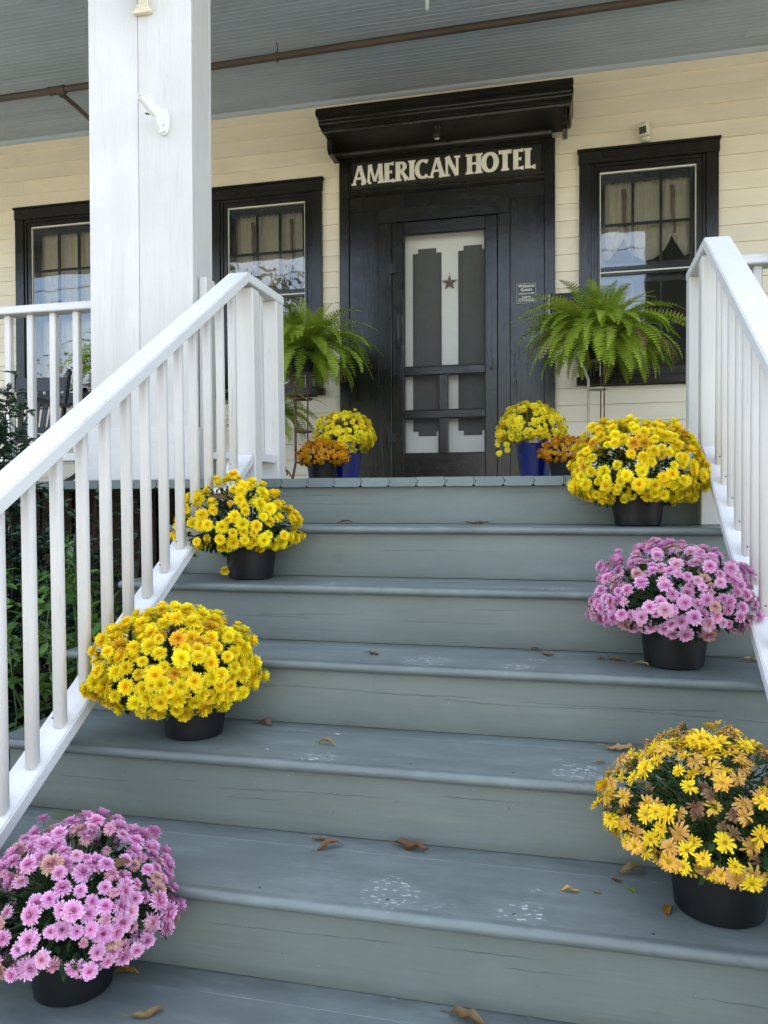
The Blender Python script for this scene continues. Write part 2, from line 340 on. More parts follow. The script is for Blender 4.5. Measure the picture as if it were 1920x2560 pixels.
M['p_bronze'] = petals('bronze_petals', [(0, (.25, .09, .01)), (.5, (.50, .20, .02)), (1, (.62, .30, .04))])
M['p_pink'] = petals('pink_petals', [(0, (.58, .16, .28)), (.35, (.70, .28, .50)), (.75, (.78, .42, .66)), (1, (.84, .58, .76))])
M['p_pink_l'] = petals('pale_pink_petals', [(0, (.75, .42, .12)), (.3, (.72, .36, .42)), (.7, (.76, .44, .62)), (1, (.82, .58, .72))])
M['p_pink_old'] = petals('faded_pink_petals', [(0, (.48, .16, .26)), (.5, (.60, .30, .40)), (.8, (.64, .42, .30)), (1, (.66, .48, .28))])
M['p_daisy'] = petals('daisy_petals', [(0, (.55, .34, .01)), (.25, (.82, .52, .01)), (1, (.90, .68, .02))])
M['p_daisy_tan'] = petals('tan_orange_petals', [(0, (.55, .30, .02)), (.4, (.62, .34, .07)), (1, (.68, .42, .12))])
M['p_daisy_mix'] = petals('yellow_tipped_orange_petals', [(0, (.60, .34, .01)), (.4, (.80, .50, .03)), (1, (.66, .34, .12))])
M['p_dead'] = petals('dead_flower', [(0, (.10, .045, .02)), (.5, (.20, .10, .05)), (1, (.34, .20, .09))])
M['disc'] = plain('flower_disc', (.42, .26, .01), .8, 0, 1, 900, .4)

# ---------------------------------------------------------------- mesh helpers
class MB:
    def __init__(s): s.v = []; s.f = []
    def add(s, vs, fs):
        n = len(s.v); s.v += [tuple(v) for v in vs]; s.f += [tuple(i+n for i in f) for f in fs]
    def box(s, x0, x1, y0, y1, z0, z1, b=0.0, mat=None):
        if b <= 0:
            vs = [(x, y, z) for z in (z0, z1) for y in (y0, y1) for x in (x0, x1)]
            fs = [(0, 2, 3, 1), (4, 5, 7, 6), (0, 1, 5, 4), (2, 6, 7, 3), (0, 4, 6, 2), (1, 3, 7, 5)]
        else:
            vs = []; idx = {}
            lo = (x0, y0, z0); hi = (x1, y1, z1)
            for i in (0, 1):
                for j in (0, 1):
                    for k in (0, 1):
                        c = [(lo, hi)[q][a] for a, q in enumerate((i, j, k))]; sg = [b if q == 0 else -b for q in (i, j, k)]
                        for a in range(3):      # vertex lying on the face of axis a
                            p = [c[t] + (0 if t == a else sg[t]) for t in range(3)]; idx[(i, j, k, a)] = len(vs); vs.append(tuple(p))
            fs = []
            for a in range(3):
                o1, o2 = [t for t in range(3) if t != a]
                for q in (0, 1):
                    loop = []
                    for (p1, p2) in ((0, 0), (1, 0), (1, 1), (0, 1)):
                        key = [0, 0, 0]; key[a] = q; key[o1] = p1; key[o2] = p2; loop.append(idx[tuple(key)+(a,)])
                    fs.append(tuple(loop))
            for a in range(3):                # edges parallel to axis a
                o1, o2 = [t for t in range(3) if t != a]
                for p1 in (0, 1):
                    for p2 in (0, 1):
                        k0 = [0, 0, 0]; k0[o1] = p1; k0[o2] = p2; k1 = list(k0); k1[a] = 1
                        fs.append((idx[tuple(k0)+(o1,)], idx[tuple(k1)+(o1,)], idx[tuple(k1)+(o2,)], idx[tuple(k0)+(o2,)]))
            for i in (0, 1):
                for j in (0, 1):
                    for k in (0, 1): fs.append(tuple(idx[(i, j, k, a)] for a in range(3)))
        if mat is not None: vs = [tuple(mat @ Vector(v)) for v in vs]
        s.add(vs, fs); return s
    def prism_x(s, prof, x0, x1):
        """prof: list of (y,z), extruded along X"""
        n = len(prof); vs = [(x0, y, z) for y, z in prof]+[(x1, y, z) for y, z in prof]
        fs = [(i, (i+1) % n, n+(i+1) % n, n+i) for i in range(n)]+[tuple(range(n)), tuple(range(2*n-1, n-1, -1))]
        s.add(vs, fs); return s
    def prism_y(s, prof, y0, y1):
        n = len(prof); vs = [(x, y0, z) for x, z in prof]+[(x, y1, z) for x, z in prof]
        fs = [(i, (i+1) % n, n+(i+1) % n, n+i) for i in range(n)]+[tuple(range(n)), tuple(range(2*n-1, n-1, -1))]
        s.add(vs, fs); return s
    def lathe(s, prof, n=32, c=(0, 0, 0), sx=1, sy=1):
        vs = []
        for r, z in prof:
            for i in range(n):
                a = 2*math.pi*i/n; vs.append((c[0]+r*sx*math.cos(a), c[1]+r*sy*math.sin(a), c[2]+z))
        fs = []
        for k in range(len(prof)-1):
            for i in range(n): fs.append((k*n+i, k*n+(i+1) % n, (k+1)*n+(i+1) % n, (k+1)*n+i))
        fs.append(tuple(range(n-1, -1, -1))); fs.append(tuple((len(prof)-1)*n+i for i in range(n)))
        s.add(vs, fs); return s
    def tube(s, pts, r, n=8, closed=False):
        pts = [Vector(p) for p in pts]; rs = r if isinstance(r, (list, tuple)) else [r]*len(pts)
        ref = None; base = len(s.v); vs = []
        for i, p in enumerate(pts):
            a = pts[max(0, i-1)] if not closed else pts[i-1]; b = pts[min(len(pts)-1, i+1)] if not closed else pts[(i+1) % len(pts)]
            d = (b-a).normalized()
            if ref is None: ref = d.orthogonal().normalized()
            ref = (ref - d*ref.dot(d)).normalized(); q = d.cross(ref)
            for k in range(n):
                t = 2*math.pi*k/n; vs.append(p+(ref*math.cos(t)+q*math.sin(t))*rs[i])
        fs = []; m = len(pts)
        for i in range(m if closed else m-1):
            j = (i+1) % m
            for k in range(n): fs.append((i*n+k, i*n+(k+1) % n, j*n+(k+1) % n, j*n+k))
        if not closed: fs.append(tuple(range(n-1, -1, -1))); fs.append(tuple((m-1)*n+k for k in range(n)))
        s.add(vs, fs); return s
    def mesh(s, name, smooth=False, fix=True):
        me = bpy.data.meshes.new(name); me.from_pydata([tuple(v) for v in s.v], [], s.f)
        if fix:
            bm = bmesh.new(); bm.from_mesh(me); bmesh.ops.recalc_face_normals(bm, faces=bm.faces); bm.to_mesh(me); bm.free()
        if smooth:
            me.shade_smooth()
        me.update(); return me

WORLD = {}
def setp(o, label=None, cat=None, group=None, kind=None):
    if label: o['label'] = label
    if cat: o['category'] = cat
    if group: o['group'] = group
    if kind: o['kind'] = kind
    return o
def thing(name, loc, label, cat, group=None, rz=0.0, kind=None):
    o = bpy.data.objects.new(name, None); C.objects.link(o); o.location = loc; o.rotation_euler = (0, 0, rz); o.empty_display_size = .1
    WORLD[o.name] = Matrix.Translation(loc) @ Matrix.Rotation(rz, 4, 'Z')
    setp(o, label, cat, group, kind); return o
def put(name, me, mat, parent=None, mw=None, local=False, **kw):
    """link a mesh object; geometry given in world space unless mw / local"""
    o = bpy.data.objects.new(name, me); C.objects.link(o)
    if mat is not None and len(me.materials) == 0: me.materials.append(mat)
    mw = mw if mw is not None else Matrix.Identity(4)
    if parent is not None:
        o.parent = parent
        if local: o.matrix_parent_inverse = Matrix.Identity(4)
        else: o.matrix_parent_inverse = WORLD[parent.name].inverted()
    o.matrix_basis = mw
    WORLD[o.name] = (WORLD[parent.name] @ mw if (parent is not None and local) else mw)
    setp(o, **kw); return o
def B(name, mat, parent, *a, b=.002, **kw):
    return put(name, MB().box(*a, b=b).mesh(name), mat, parent, **kw)

def weld(me, smooth=True, angle=35):
    if smooth:
        me.shade_smooth()
        try: me.set_sharp_from_angle(angle=R(angle))
        except Exception: pass
    return me

# ================================================================ SETTING: ground, street
def sheet(name, x0, x1, y0, y1, z, mat, label, cat=None):
    me = MB(); me.add([(x0, y0, z), (x1, y0, z), (x1, y1, z), (x0, y1, z)], [(0, 1, 2, 3)])
    return put(name, me.mesh(name), mat, None, kind='structure', label=label)
GZ = -1.60
sheet('ground', -150, 150, -150, 150, GZ, M['lawn'], 'short green lawn around the house, out to the horizon')
sheet('bounce_forecourt', -60, 60, -8.69, -2.45, GZ+.006, M['concrete'], 'pale concrete forecourt, added to bounce sunlight up, between the steps and the street')  # unseen paving added as a reflector for light under the porch
put('garden_bed', MB().box(-9, -1.56, -2.4, -.3, GZ-.1, GZ+.05).mesh('garden_bed'), M['mulch_shade'], None, kind='structure', label='dark mulched planting bed left of the steps')
B('pavement', M['concrete'], None, -60, 60, -10.4, -8.7, GZ-.1, GZ+.03, kind='structure', label='concrete pavement along the street')
sheet('road', -60, 60, -17.5, -10.6, GZ+.004, M['asphalt'], 'grey asphalt street in front of the house')

# ================================================================ HOTEL BUILDING
hotel = thing('hotel_building', (-1.9, W, 0), 'cream clapboard hotel front with black window and door trim, behind the porch', 'building')
ZC = 3.09
WINS = [(-4.768, -3.804), (-2.905, -1.941), (.054, 1.018)]
WZ0, WZ1 = .755, 2.478
SX0, SX1 = -1.792, -.121       # door surround
# clapboards
rows = [2.985-.1247*i for i in range(26)]
zt = ZC-.012; zb_list = []
k = 0
top = zt
for zb in rows:
    ivs = [(-9.0, 5.5)]
    def cut(a, b):
        out = []
        for (p, q) in ivs:
            if b <= p or a >= q: out.append((p, q)); continue
            if a > p: out.append((p, a))
            if b < q: out.append((b, q))
        return out
    for (a, b) in WINS:
        if zb < WZ1-.05 and top > WZ0+.04: ivs = cut(a+.05, b-.05)
    if zb < 2.62: ivs = cut(SX0+.05, SX1-.05)
    segs = []
    for (a, b) in ivs:
        if b-a > 2.2 and random.random() < .85:
            c = a+random.uniform(.35, .65)*(b-a); segs += [(a, c-.0008), (c+.0008, b)]
        else: segs.append((a, b))
    for (a, b) in segs:
        if b-a < .02: continue
        n = max(1, int((b-a)/.6)); mbx = MB()
        vs = []; jit = random.uniform(-.0012, .0012)
        for i in range(n+1):
            x = a+(b-a)*i/n; wv = .0012*noise.noise(Vector((x*1.3, zb*9, 0)))+jit; wz = .0014*noise.noise(Vector((x*.9+50, zb*7, 3)))
            vs += [(x, W+.014, zb+wz), (x, W-.001+wv, zb+.0015+wz), (x, W+.0115+wv*.5, top+.006), (x, W+.02, top+.006)]
        fs = []
        for i in range(n):
            for q in range(4): fs.append((i*4+q, i*4+(q+1) % 4, (i+1)*4+(q+1) % 4, (i+1)*4+q))
        fs += [(0, 1, 2, 3), tuple(n*4+q for q in (3, 2, 1, 0))]
        mbx.add(vs, fs); put('clapboard', mbx.mesh('clapboard'), M['clap'], hotel)
    top = zb
# backing wall with openings
wl = MB(); xs = [-9.0]
for a, b in [WINS[0], WINS[1], (SX0+.3, SX1-.3), WINS[2]]: xs += [a+.13, b-.13]
xs.append(5.5)
for i in range(0, len(xs), 2): wl.box(xs[i], xs[i+1], W+.022, W+.14, -.15, ZC)
for a, b in WINS: wl.box(a+.13, b-.13, W+.022, W+.14, -.15, WZ0+.1); wl.box(a+.13, b-.13, W+.022, W+.14, WZ1-.13, ZC)
wl.box(xs[4], xs[5], W+.022, W+.14, 2.1, ZC)
put('wall', wl.mesh('wall'), M['room'], hotel)
# unseen upper storey and roof, added to keep sun off the porch; interior
up_ = MB(); up_.box(-9, 5.5, W+.03, W+8.5, 3.3, 6.3); up_.box(-9, -8.9, W+.15, W+8.5, -1.5, 3.29); up_.box(5.4, 5.5, W+.15, W+8.5, -1.5, 3.29); up_.box(-8.9, 5.4, W+8.4, W+8.5, -1.5, 3.29)
put('unseen_upper_storey', up_.mesh('unseen_upper_storey'), M['clap'], hotel)
rf = MB(); rf.prism_x([(W-.4, 6.31), (W+4.2, 8.4), (W+9.0, 6.31)], -9.4, 5.9); put('roof', rf.mesh('roof'), M['roof'], hotel)
pr = MB(); pr.prism_x([(-.25, ZC+.10), (-.25, ZC+.16), (W+.02, ZC+.9), (W+.02, ZC+.10)], -9.2, 5.7); put('porch_roof', pr.mesh('porch_roof'), M['roof'], hotel)
fl = MB(); fl.box(-8.9, 5.4, W+.15, W+8.3, -.1, .02); put('interior_floor', fl.mesh('interior_floor'), M['room'], hotel)
rm = MB()
for a, b in WINS: rm.box(a-.25, a-.2, W+.141, W+2.2, .03, ZC); rm.box(b+.2, b+.25, W+.141, W+2.2, .03, ZC)
rm.box(-8.8, 5.3, W+2.21, W+2.3, .03, ZC); rm.box(-8.8, 5.3, W+.145, W+2.2, ZC+.002, ZC+.03)
put('interior_wall', rm.mesh('interior_wall'), M['room'], hotel)

def window(x0, x1, kind):
    z0, z1 = WZ0, WZ1; bk = M['black']; bx = M['black_x']
    cas = MB(); cas.box(x0, x0+.085, W-.026, W+.02, z0+.06, z1-.095, .003)
    wn = put('window', cas.mesh('casing'), bk, hotel)
    B('side_casing', bk, wn, x1-.085, x1, W-.026, W+.02, z0+.06, z1-.095, b=.003)
    B('head_casing', bx, wn, x0-.006, x1+.006, W-.030, W+.02, z1-.095, z1-.006, b=.003)
    B('head_cap', bx, wn, x0-.016, x1+.016, W-.040, W+.02, z1-.006, z1+.012, b=.003)
    B('sill', bx, wn, x0-.02, x1+.02, W-.055, W+.02, z0-.002, z0+.058, b=.004)
    # stepped inner moulding
    a, b_ = x0+.085, x1-.085; t0, t1 = z0+.059, z1-.096
    mo = MB()
    for i, (wd, yy) in enumerate(((.022, -.012), (.022, .0), (.018, -.006))):
        o = sum((.022, .022, .018)[:i])
        mo.box(a+o, a+o+wd, W+yy, W+.03, t0, t1-o, .002); mo.box(b_-o-wd, b_-o, W+yy, W+.03, t0, t1-o, .002)
        mo.box(a+o+wd, b_-o-wd, W+yy, W+.03, t1-o-wd, t1-o, .002)
    put('inner_moulding', mo.mesh('inner_moulding'), bk, wn)
    a += .062; b_ -= .062; t1 -= .062
    be = MB(); be.box(a, a+.007, W+.004, W+.03, t0, t1); be.box(b_-.007, b_, W+.004, W+.03, t0, t1); be.box(a+.007, b_-.007, W+.004, W+.03, t1-.010, t1)
    be.box(a+.007, b_-.007, W+.001, W+.02, 1.578, 1.588)
    put('cream_bead', be.mesh('bead'), M['bead'], wn)
    a += .008; b_ -= .008; t1 -= .011
    # storm window rail, sashes and muntins
    B('meeting_rail', bx, wn, a, b_, W+.000, W+.03, 1.589, 1.622, b=.002)
    B('storm_rail', bx, wn, a, b_, W+.003, W+.03, 1.556, 1.577, b=.002)
    B('storm_bottom', bx, wn, a, b_, W+.003, W+.03, t0, t0+.04, b=.002)
    for (za, zb2) in ((1.623, t1), (t0+.041, 1.555)):
        gl = MB(); gl.add([(a, W+.012, za), (b_, W+.012, za), (b_, W+.012, zb2), (a, W+.012, zb2)], [(0, 1, 2, 3)])
        put('pane', gl.mesh('pane', fix=False), M['glass'], wn)
        s_ = MB(); y0, y1 = W+.045, W+.08
        s_.box(a-.03, a+.030, y0, y1, za-.03, zb2+.03); s_.box(b_-.030, b_+.03, y0, y1, za-.03, zb2+.03)
        s_.box(a+.030, b_-.030, y0, y1, zb2-.045, zb2+.03); s_.box(a+.030, b_-.030, y0, y1, za-.03, za+.03)
        put('sash', s_.mesh('sash'), bk, wn)
        for fx in (1/3, 2/3):
            xm = a+.03+(b_-a-.06)*fx; B('muntin', bk, wn, xm-.009, xm+.009, y0+.004, y1-.004, za+.03, zb2-.045)
        zm = za+(zb2-za)*(.47 if za > 1.6 else .5)
        for q in range(3):
            xa = a+.03+(b_-a-.06)*q/3+(.0095 if q else 0); xb = a+.03+(b_-a-.06)*(q+1)/3-(.0095 if q < 2 else 0)
            B('muntin', bk, wn, xa, xb, y0+.005, y1-.005, zm-.009, zm+.009)
    # curtain
    cu = MB(); nx, nz = 90, 22; x_a, x_b = a-.02, b_+.02; ztop = t1-.03
    ties = (.27, .76)
    def hem(u):
        if kind == 'plain': return .95
        d = min(abs(u-t) for t in ties)
        if ties[0] < u < ties[1]:
            q = (u-ties[0])/(ties[1]-ties[0]); return 1.86-.17*math.sin(math.pi*q)**.9
        q = (ties[0]-u)/ties[0] if u < ties[0] else (u-ties[1])/(1-ties[1])
        return 1.86-.22*min(1, q*1.6)**1.1+.10*q
    vs = []
    for i in range(nx+1):
        u = i/nx; h = hem(u)
        for j in range(nz+1):
            v = j/nz; z = ztop+(h-ztop)*v
            x = x_a+(x_b-x_a)*u
            if kind != 'plain':
                for t in ties:
                    dd = u-t; x -= (x_b-x_a)*dd*.35*math.exp(-(dd/.14)**2)*math.exp(-((v-1)/.35)**2)
            pl = math.sin(u*95+3*noise.noise(Vector((u*9, v*1.5, x0))))*(.010*(1-.5*v))+.012*noise.noise(Vector((u*22, v*2.2, x0*3)))
            if kind != 'plain' and v > .75: pl += -.03*math.sin((v-.75)*4*math.pi)
            vs.append((x, W+.125+pl, z))
    fs = [(i*(nz+1)+j, (i+1)*(nz+1)+j, (i+1)*(nz+1)+j+1, i*(nz+1)+j+1) for i in range(nx) for j in range(nz)]
    cu.add(vs, fs); me = cu.mesh('curtain', True); put('curtain', me, M['curtain'], wn)
    if kind != 'plain':
        for t in ties:
            x = x_a+(x_b-x_a)*t; tm = MB(); pts = []; 
            for q in range(9):
                v = q/8; pts.append((x+.004*math.sin(q*1.1)+.015*v, W+.10-.004*v, ztop-.06-(ztop-.06-1.87)*v))
            tm.tube(pts, [.015-.006*(q/8)+.0015*(q % 2) for q in range(9)], 8); put('curtain_tie', tm.mesh('tie', True), M['tie'], wn)
    return wn
window(*WINS[0], 'plain'); window(*WINS[1], 'tied'); window(*WINS[2], 'tied')

# ---- entrance surround
bk, bx = M['black'], M['black_x']
ds = put('door_surround', MB().box(SX0, SX0+.078, W-.032, W+.02, -.002, 2.60, .003).mesh('pilaster'), bk, hotel)
B('pilaster', bk, ds, SX1-.078, SX1, W-.032, W+.02, -.002, 2.60, b=.003)
B('flat_board', bk, ds, SX0+.080, -1.478, W-.016, W+.02, -.002, 2.185, b=.002)
B('flat_board', bk, ds, -.452, SX1-.080, W-.016, W+.02, -.002, 2.185, b=.002)
B('head_board', bx, ds, SX0+.080, SX1-.080, W-.016, W+.02, 2.186, 2.300, b=.002)
hm = MB(); hm.prism_x([(W+.02, 2.302), (W-.020, 2.302), (W-.034, 2.318), (W-.034, 2.330), (W-.022, 2.345), (W-.022, 2.366), (W+.02, 2.366)], SX0+.079, SX1-.079)
put('head_moulding', hm.mesh('head_moulding'), bx, ds)
fr = MB(); fr.box(SX0+.079, SX1-.079, W-.028, W+.02, 2.572, 2.600, .002); fr.box(SX0+.079, SX0+.098, W-.028, W+.02, 2.367, 2.571, .002); fr.box(SX1-.098, SX1-.079, W-.028, W+.02, 2.367, 2.571, .002)
put('sign_frame', fr.mesh('sign_frame'), bx, ds)
bm_ = MB(); bm_.prism_x([(W+.02, 2.601), (W-.030, 2.601), (W-.046, 2.612), (W-.060, 2.632), (W-.062, 2.648), (W+.02, 2.648)], SX0+.02, SX1-.02)
put('bed_moulding', weld(bm_.mesh('bed_moulding')), bx, ds)
# door casing
cs = MB(); cs.box(-1.476, -1.37, W-.030, W+.03, -.002, 2.074, .003); cs.box(-.545, -.454, W-.030, W+.03, -.002, 2.074, .003)
put('door_casing', cs.mesh('door_casing'), bk, ds); B('door_head', bx, ds, -1.476, -.454, W-.031, W+.03, 2.075, 2.184, b=.003)
B('threshold', bx, ds, -1.50, -.43, W-.09, W+.1, .001, .022, b=.004)

# ---- cornice over the door
cn_ = put('door_cornice', MB().box(-1.80, -.03, 2.56, W+.01, 2.651, 2.668).mesh('soffit_board'), M['black_flat'], hotel)
prof = [(2.56, 2.655), (2.545, 2.655), (2.540, 2.668), (2.525, 2.672)]
for i in range(9):
    t = i/8; prof.append((2.520-.058*t-.012*math.sin(t*math.pi*2), 2.680+.068*t))
prof += [(2.452, 2.752), (2.452, 2.785), (2.56, 2.785)]
cm = MB()
cx0, cx1 = -1.812, -.018
n = len(prof); vs = []; fs = []
for side, x in ((0, cx0), (1, cx1)):
    for (y, z) in prof: e = (2.56-y)*.28; vs.append((x-(e if side == 0 else -e), y, z))
for i in range(n): fs.append((i, (i+1) % n, n+(i+1) % n, n+i))
fs += [tuple(range(n)), tuple(range(2*n-1, n-1, -1))]
cm.add(vs, fs); put('crown_moulding', weld(cm.mesh('crown')), bx, cn_)
for x, sgn in ((cx0, -1), (cx1, 1)):       # returns back to the wall
    rm_ = MB(); pr2 = [(x+sgn*(2.56-y)*.28, z) for (y, z) in prof if z > 2.67]; pr2 = [(x, 2.669)]+pr2[:-1]+[(x, 2.785)]
    rm_.prism_y(pr2, 2.561, W+.012); put('crown_return', rm_.mesh('crown_return'), bk, cn_)
B('cornice_top', bx, cn_, -1.84, .01, 2.455, W+.012, 2.786, 2.80)
for x in (-1.798, -.066):
    bb = MB(); bb.prism_x([(2.60, 2.650), (2.60, 2.56), (2.63, 2.535), (2.80, 2.535), (W-.01, 2.60), (W-.01, 2.650)], x, x+.035); put('end_bracket', bb.mesh('end_bracket'), bk, cn_)

# ---- screen door
sd_ = put('screen_door', MB().box(-1.367, -1.274, W-.020, W+.014, .028, 2.072, .003).mesh('stile'), bk, hotel)
B('stile', bk, sd_, -.641, -.549, W-.020, W+.014, .028, 2.072, b=.003)
B('top_rail', bx, sd_, -1.273, -.642, W-.020, W+.014, 1.975, 2.072, b=.003)
B('lock_rail', bx, sd_, -1.273, -.642, W-.022, W+.012, .882, .945, b=.004)
B('middle_rail', bx, sd_, -1.273, -.642, W-.022, W+.012, .545, .606, b=.004)
B('bottom_rail', bx, sd_, -1.273, -.642, W-.020, W+.014, .028, .271, b=.003)
B('centre_stile', bk, sd_, -.998, -.935, W-.018, W+.010, .607, .881, b=.003); B('centre_stile', bk, sd_, -.998, -.935, W-.018, W+.010, .272, .544, b=.003)
sb = MB()
for (x0, x1, z0, z1) in ((-1.273, -.642, .946, 1.974), (-1.273, -.999, .607, .881), (-.934, -.642, .607, .881), (-1.273, -.999, .272, .544), (-.934, -.642, .272, .544)):
    t = .007; sb.box(x0, x0+t, W-.012, W-.002, z0, z1); sb.box(x1-t, x1, W-.012, W-.002, z0, z1); sb.box(x0+t, x1-t, W-.012, W-.002, z0, z0+t); sb.box(x0+t, x1-t, W-.012, W-.002, z1-t, z1)
put('screen_bead', sb.mesh('screen_bead'), M['black_flat'], sd_)
sc = MB(); sc.add([(-1.273, W+.001, .272), (-.642, W+.001, .272), (-.642, W+.001, 1.974), (-1.273, W+.001, 1.974)], [(0, 1, 2, 3)])
put('insect_screen', sc.mesh('screen', fix=False), M['screen'], sd_)
ha = MB(); ha.box(-.606, -.588, W-.034, W-.021, .905, .985, .003); ha.box(-.602, -.592, W-.060, W-.035, .925, .938, .002); ha.box(-.602, -.592, W-.060, W-.035, .955, .968, .002); ha.box(-.604, -.590, W-.068, W-.061, .915, .978, .002)
put('door_handle', ha.mesh('door_handle'), M['dark_plastic'], sd_)
for z in (1.68, .36):
    h_ = MB(); h_.box(-1.40, -1.335, W-.034, W-.0305, z, z+.075, .001); h_.tube([(-1.3685, W-.040, z-.004), (-1.3685, W-.040, z+.08)], .006, 8)
    put('hinge', h_.mesh('hinge'), M['dark_plastic'], sd_)
# ---- inner white door with two stepped panes
idr = put('inner_door', MB().box(-1.40, -.52, W+.085, W+.125, .02, 2.09).mesh('inner_door'), M['door_white'], hotel)
def stepped(xc0, xc1):
    a, b2 = xc0, xc1; s1 = .042; z0, z1 = .415, 1.888; s2 = .036
    return [(a, z0+s2), (a+s1, z0+s2), (a+s1, z0), (b2-s1, z0), (b2-s1, z0+s2), (b2, z0+s2), (b2, z1-s2), (b2-s1, z1-s2), (b2-s1, z1), (a+s1, z1), (a+s1, z1-s2), (a, z1-s2)]
for (a, b2) in ((-1.222, -.992), (-.862, -.634)):
    p = stepped(a, b2); mm = MB(); mm.prism_y(p, W+.081, W+.0845); put('door_pane', mm.mesh('door_pane'), M['shade'], idr)
    e = MB()
    for q in (.012, .026, .20, .214): e.box(a+q, a+q+.003, W+.078, W+.0808, .46, 1.845)
    put('pane_fold', e.mesh('pane_fold'), M['shade'], idr)

# ---- star hanging on the inner door, seen through the screen
st = MB(); vs = [(0, -.018, 0)]
for i in range(10):
    a = math.pi/2+i*math.pi/5; r = .064 if i % 2 == 0 else .025; vs.append((r*math.cos(a), 0, r*math.sin(a)))
fs = [(0, i+1, (i+1) % 10+1) for i in range(10)]+[tuple(range(10, 0, -1))]
st.add(vs, fs); st.tube([(0, 0, .062), (0, 0, .084)], .0015, 5)
put('star_ornament', st.mesh('star'), M['star'], None, mw=Matrix.Translation((-.928, W+.068, 1.606)), label='rusty five pointed tin star hanging between the dark panes of the white door', cat='star')

# ---- hotel sign
sg = thing('hotel_sign', (-.955, W-.01, 2.47), 'black board over the door lettered AMERICAN HOTEL in cream', 'sign')
B('sign_board', M['black_flat'], sg, SX0+.099, SX1-.099, W-.016, W+.018, 2.367, 2.5715, b=.001)
def seg(mb, p, q, w0, w1, y0, y1, grow):
    p = Vector((p[0], 0, p[1])); q = Vector((q[0], 0, q[1])); d = (q-p).normalized(); nn = Vector((-d.z, 0, d.x))
    p = p-d*grow; q = q+d*grow; w0 += 2*grow; w1 += 2*grow
    pts = [p+nn*w0/2, p-nn*w0/2, (p+q)/2-nn*(min(w0, w1)*.5*.93), q-nn*w1/2, q+nn*w1/2, (p+q)/2+nn*(min(w0, w1)*.5*.93)]
    n = 6; vs = [(v.x, y0, v.z) for v in pts]+[(v.x, y1, v.z) for v in pts]
    fs = [tuple(range(n)), tuple(range(2*n-1, n-1, -1))]+[(i, (i+1) % n, n+(i+1) % n, n+i) for i in range(n)]
    mb.add(vs, fs)
def arc(mb, c, rx, ry, a0, a1, wth, y0, y1, grow, thin=.45):
    n = 22; vs = []; fs = []
    for i in range(n+1):
        a = R(a0+(a1-a0)*i/n); tw = wth*(thin+(1-thin)*abs(math.cos(a)))+2*grow
        for s_ in (-.5, .5):
            for y in (y0, y1): vs.append((c[0]+(rx+s_*tw)*math.cos(a), y, c[1]+(ry+s_*tw)*math.sin(a)))
    for i in range(n):
        o = i*4
        fs += [(o, o+2, o+6, o+4), (o+1, o+5, o+7, o+3), (o, o+4, o+5, o+1), (o+2, o+3, o+7, o+6)]
    fs += [(0, 1, 3, 2), (n*4, n*4+2, n*4+3, n*4+1)]
    mb.add(vs, fs)
TK, TN = .26, .13     # thick and thin strokes, relative to cap height 1
GLY = {
 'A': (.86, [('s', (.10, 0), (.44, 1), TN, TN*1.1), ('s', (.48, 1), (.78, 0), TK*.8, TK*1.05), ('s', (.24, .34), (.66, .34), .11, .11), ('f', (.10, 0), .26), ('f', (.78, 0), .36)]),
 'M': (1.05, [('s', (.14, 0), (.20, 1), TN, TN), ('s', (.22, 1), (.52, .12), TK*.85, TN), ('s', (.84, 1), (.53, .12), TN*1.1, TN), ('s', (.84, 1), (.92, 0), TK*.9, TK), ('f', (.14, 0), .28), ('f', (.92, 0), .36)]),
 'E': (.66, [('s', (.20, 0), (.20, 1), TK, TK), ('s', (.20, .945), (.60, .945), .11, .19), ('s', (.20, .52), (.50, .52), .10, .17), ('s', (.20, .055), (.63, .055), .11, .21)]),
 'R': (.82, [('s', (.20, 0), (.20, 1), TK, TK), ('a', (.36, .74), .22, .205, -90, 90, .20), ('s', (.20, .948), (.38, .948), .10, .10), ('s', (.20, .535), (.38, .535), .10, .10), ('s', (.40, .52), (.74, .02), TK*.7, TK), ('f', (.20, 0), .36)]),
 'I': (.40, [('s', (.20, 0), (.20, 1), TK, TK), ('f', (.20, 0), .34), ('f', (.20, 1), .34)]),
 'C': (.82, [('a', (.46, .5), .32, .44, 48, 312, .24), ('s', (.66, .80), (.70, .97), .08, .14), ('s', (.66, .20), (.70, .05), .08, .12)]),
 'N': (.92, [('s', (.16, 0), (.16, 1), TN, TN), ('s', (.18, 1), (.74, .02), TK, TK*.8), ('s', (.76, 1), (.76, 0), TN, TN), ('f', (.16, 0), .28), ('f', (.76, 1), .28)]),
 'H': (.90, [('s', (.20, 0), (.20, 1), TK, TK), ('s', (.72, 0), (.72, 1), TK, TK), ('s', (.2, .52), (.72, .52), .11, .11), ('f', (.20, 0), .36), ('f', (.20, 1), .36), ('f', (.72, 0), .36), ('f', (.72, 1), .36)]),
 'O': (.92, [('a', (.46, .5), .32, .44, 0, 360, .27)]),
 'T': (.78, [('s', (.39, 0), (.39, 1), TK, TK), ('s', (.04, .945), (.74, .945), .19, .19), ('f', (.39, 0), .36)]),
 'L': (.66, [('s', (.20, 0), (.20, 1), TK, TK), ('s', (.20, .055), (.62, .055), .11, .24), ('f', (.20, 1), .36)]),
 ' ': (.34, [])}
text = 'AMERICAN HOTEL'; CH = .148
tot = sum(GLY[c][0] for c in text); sxl = (1.430/(tot*CH))
x = -1.690
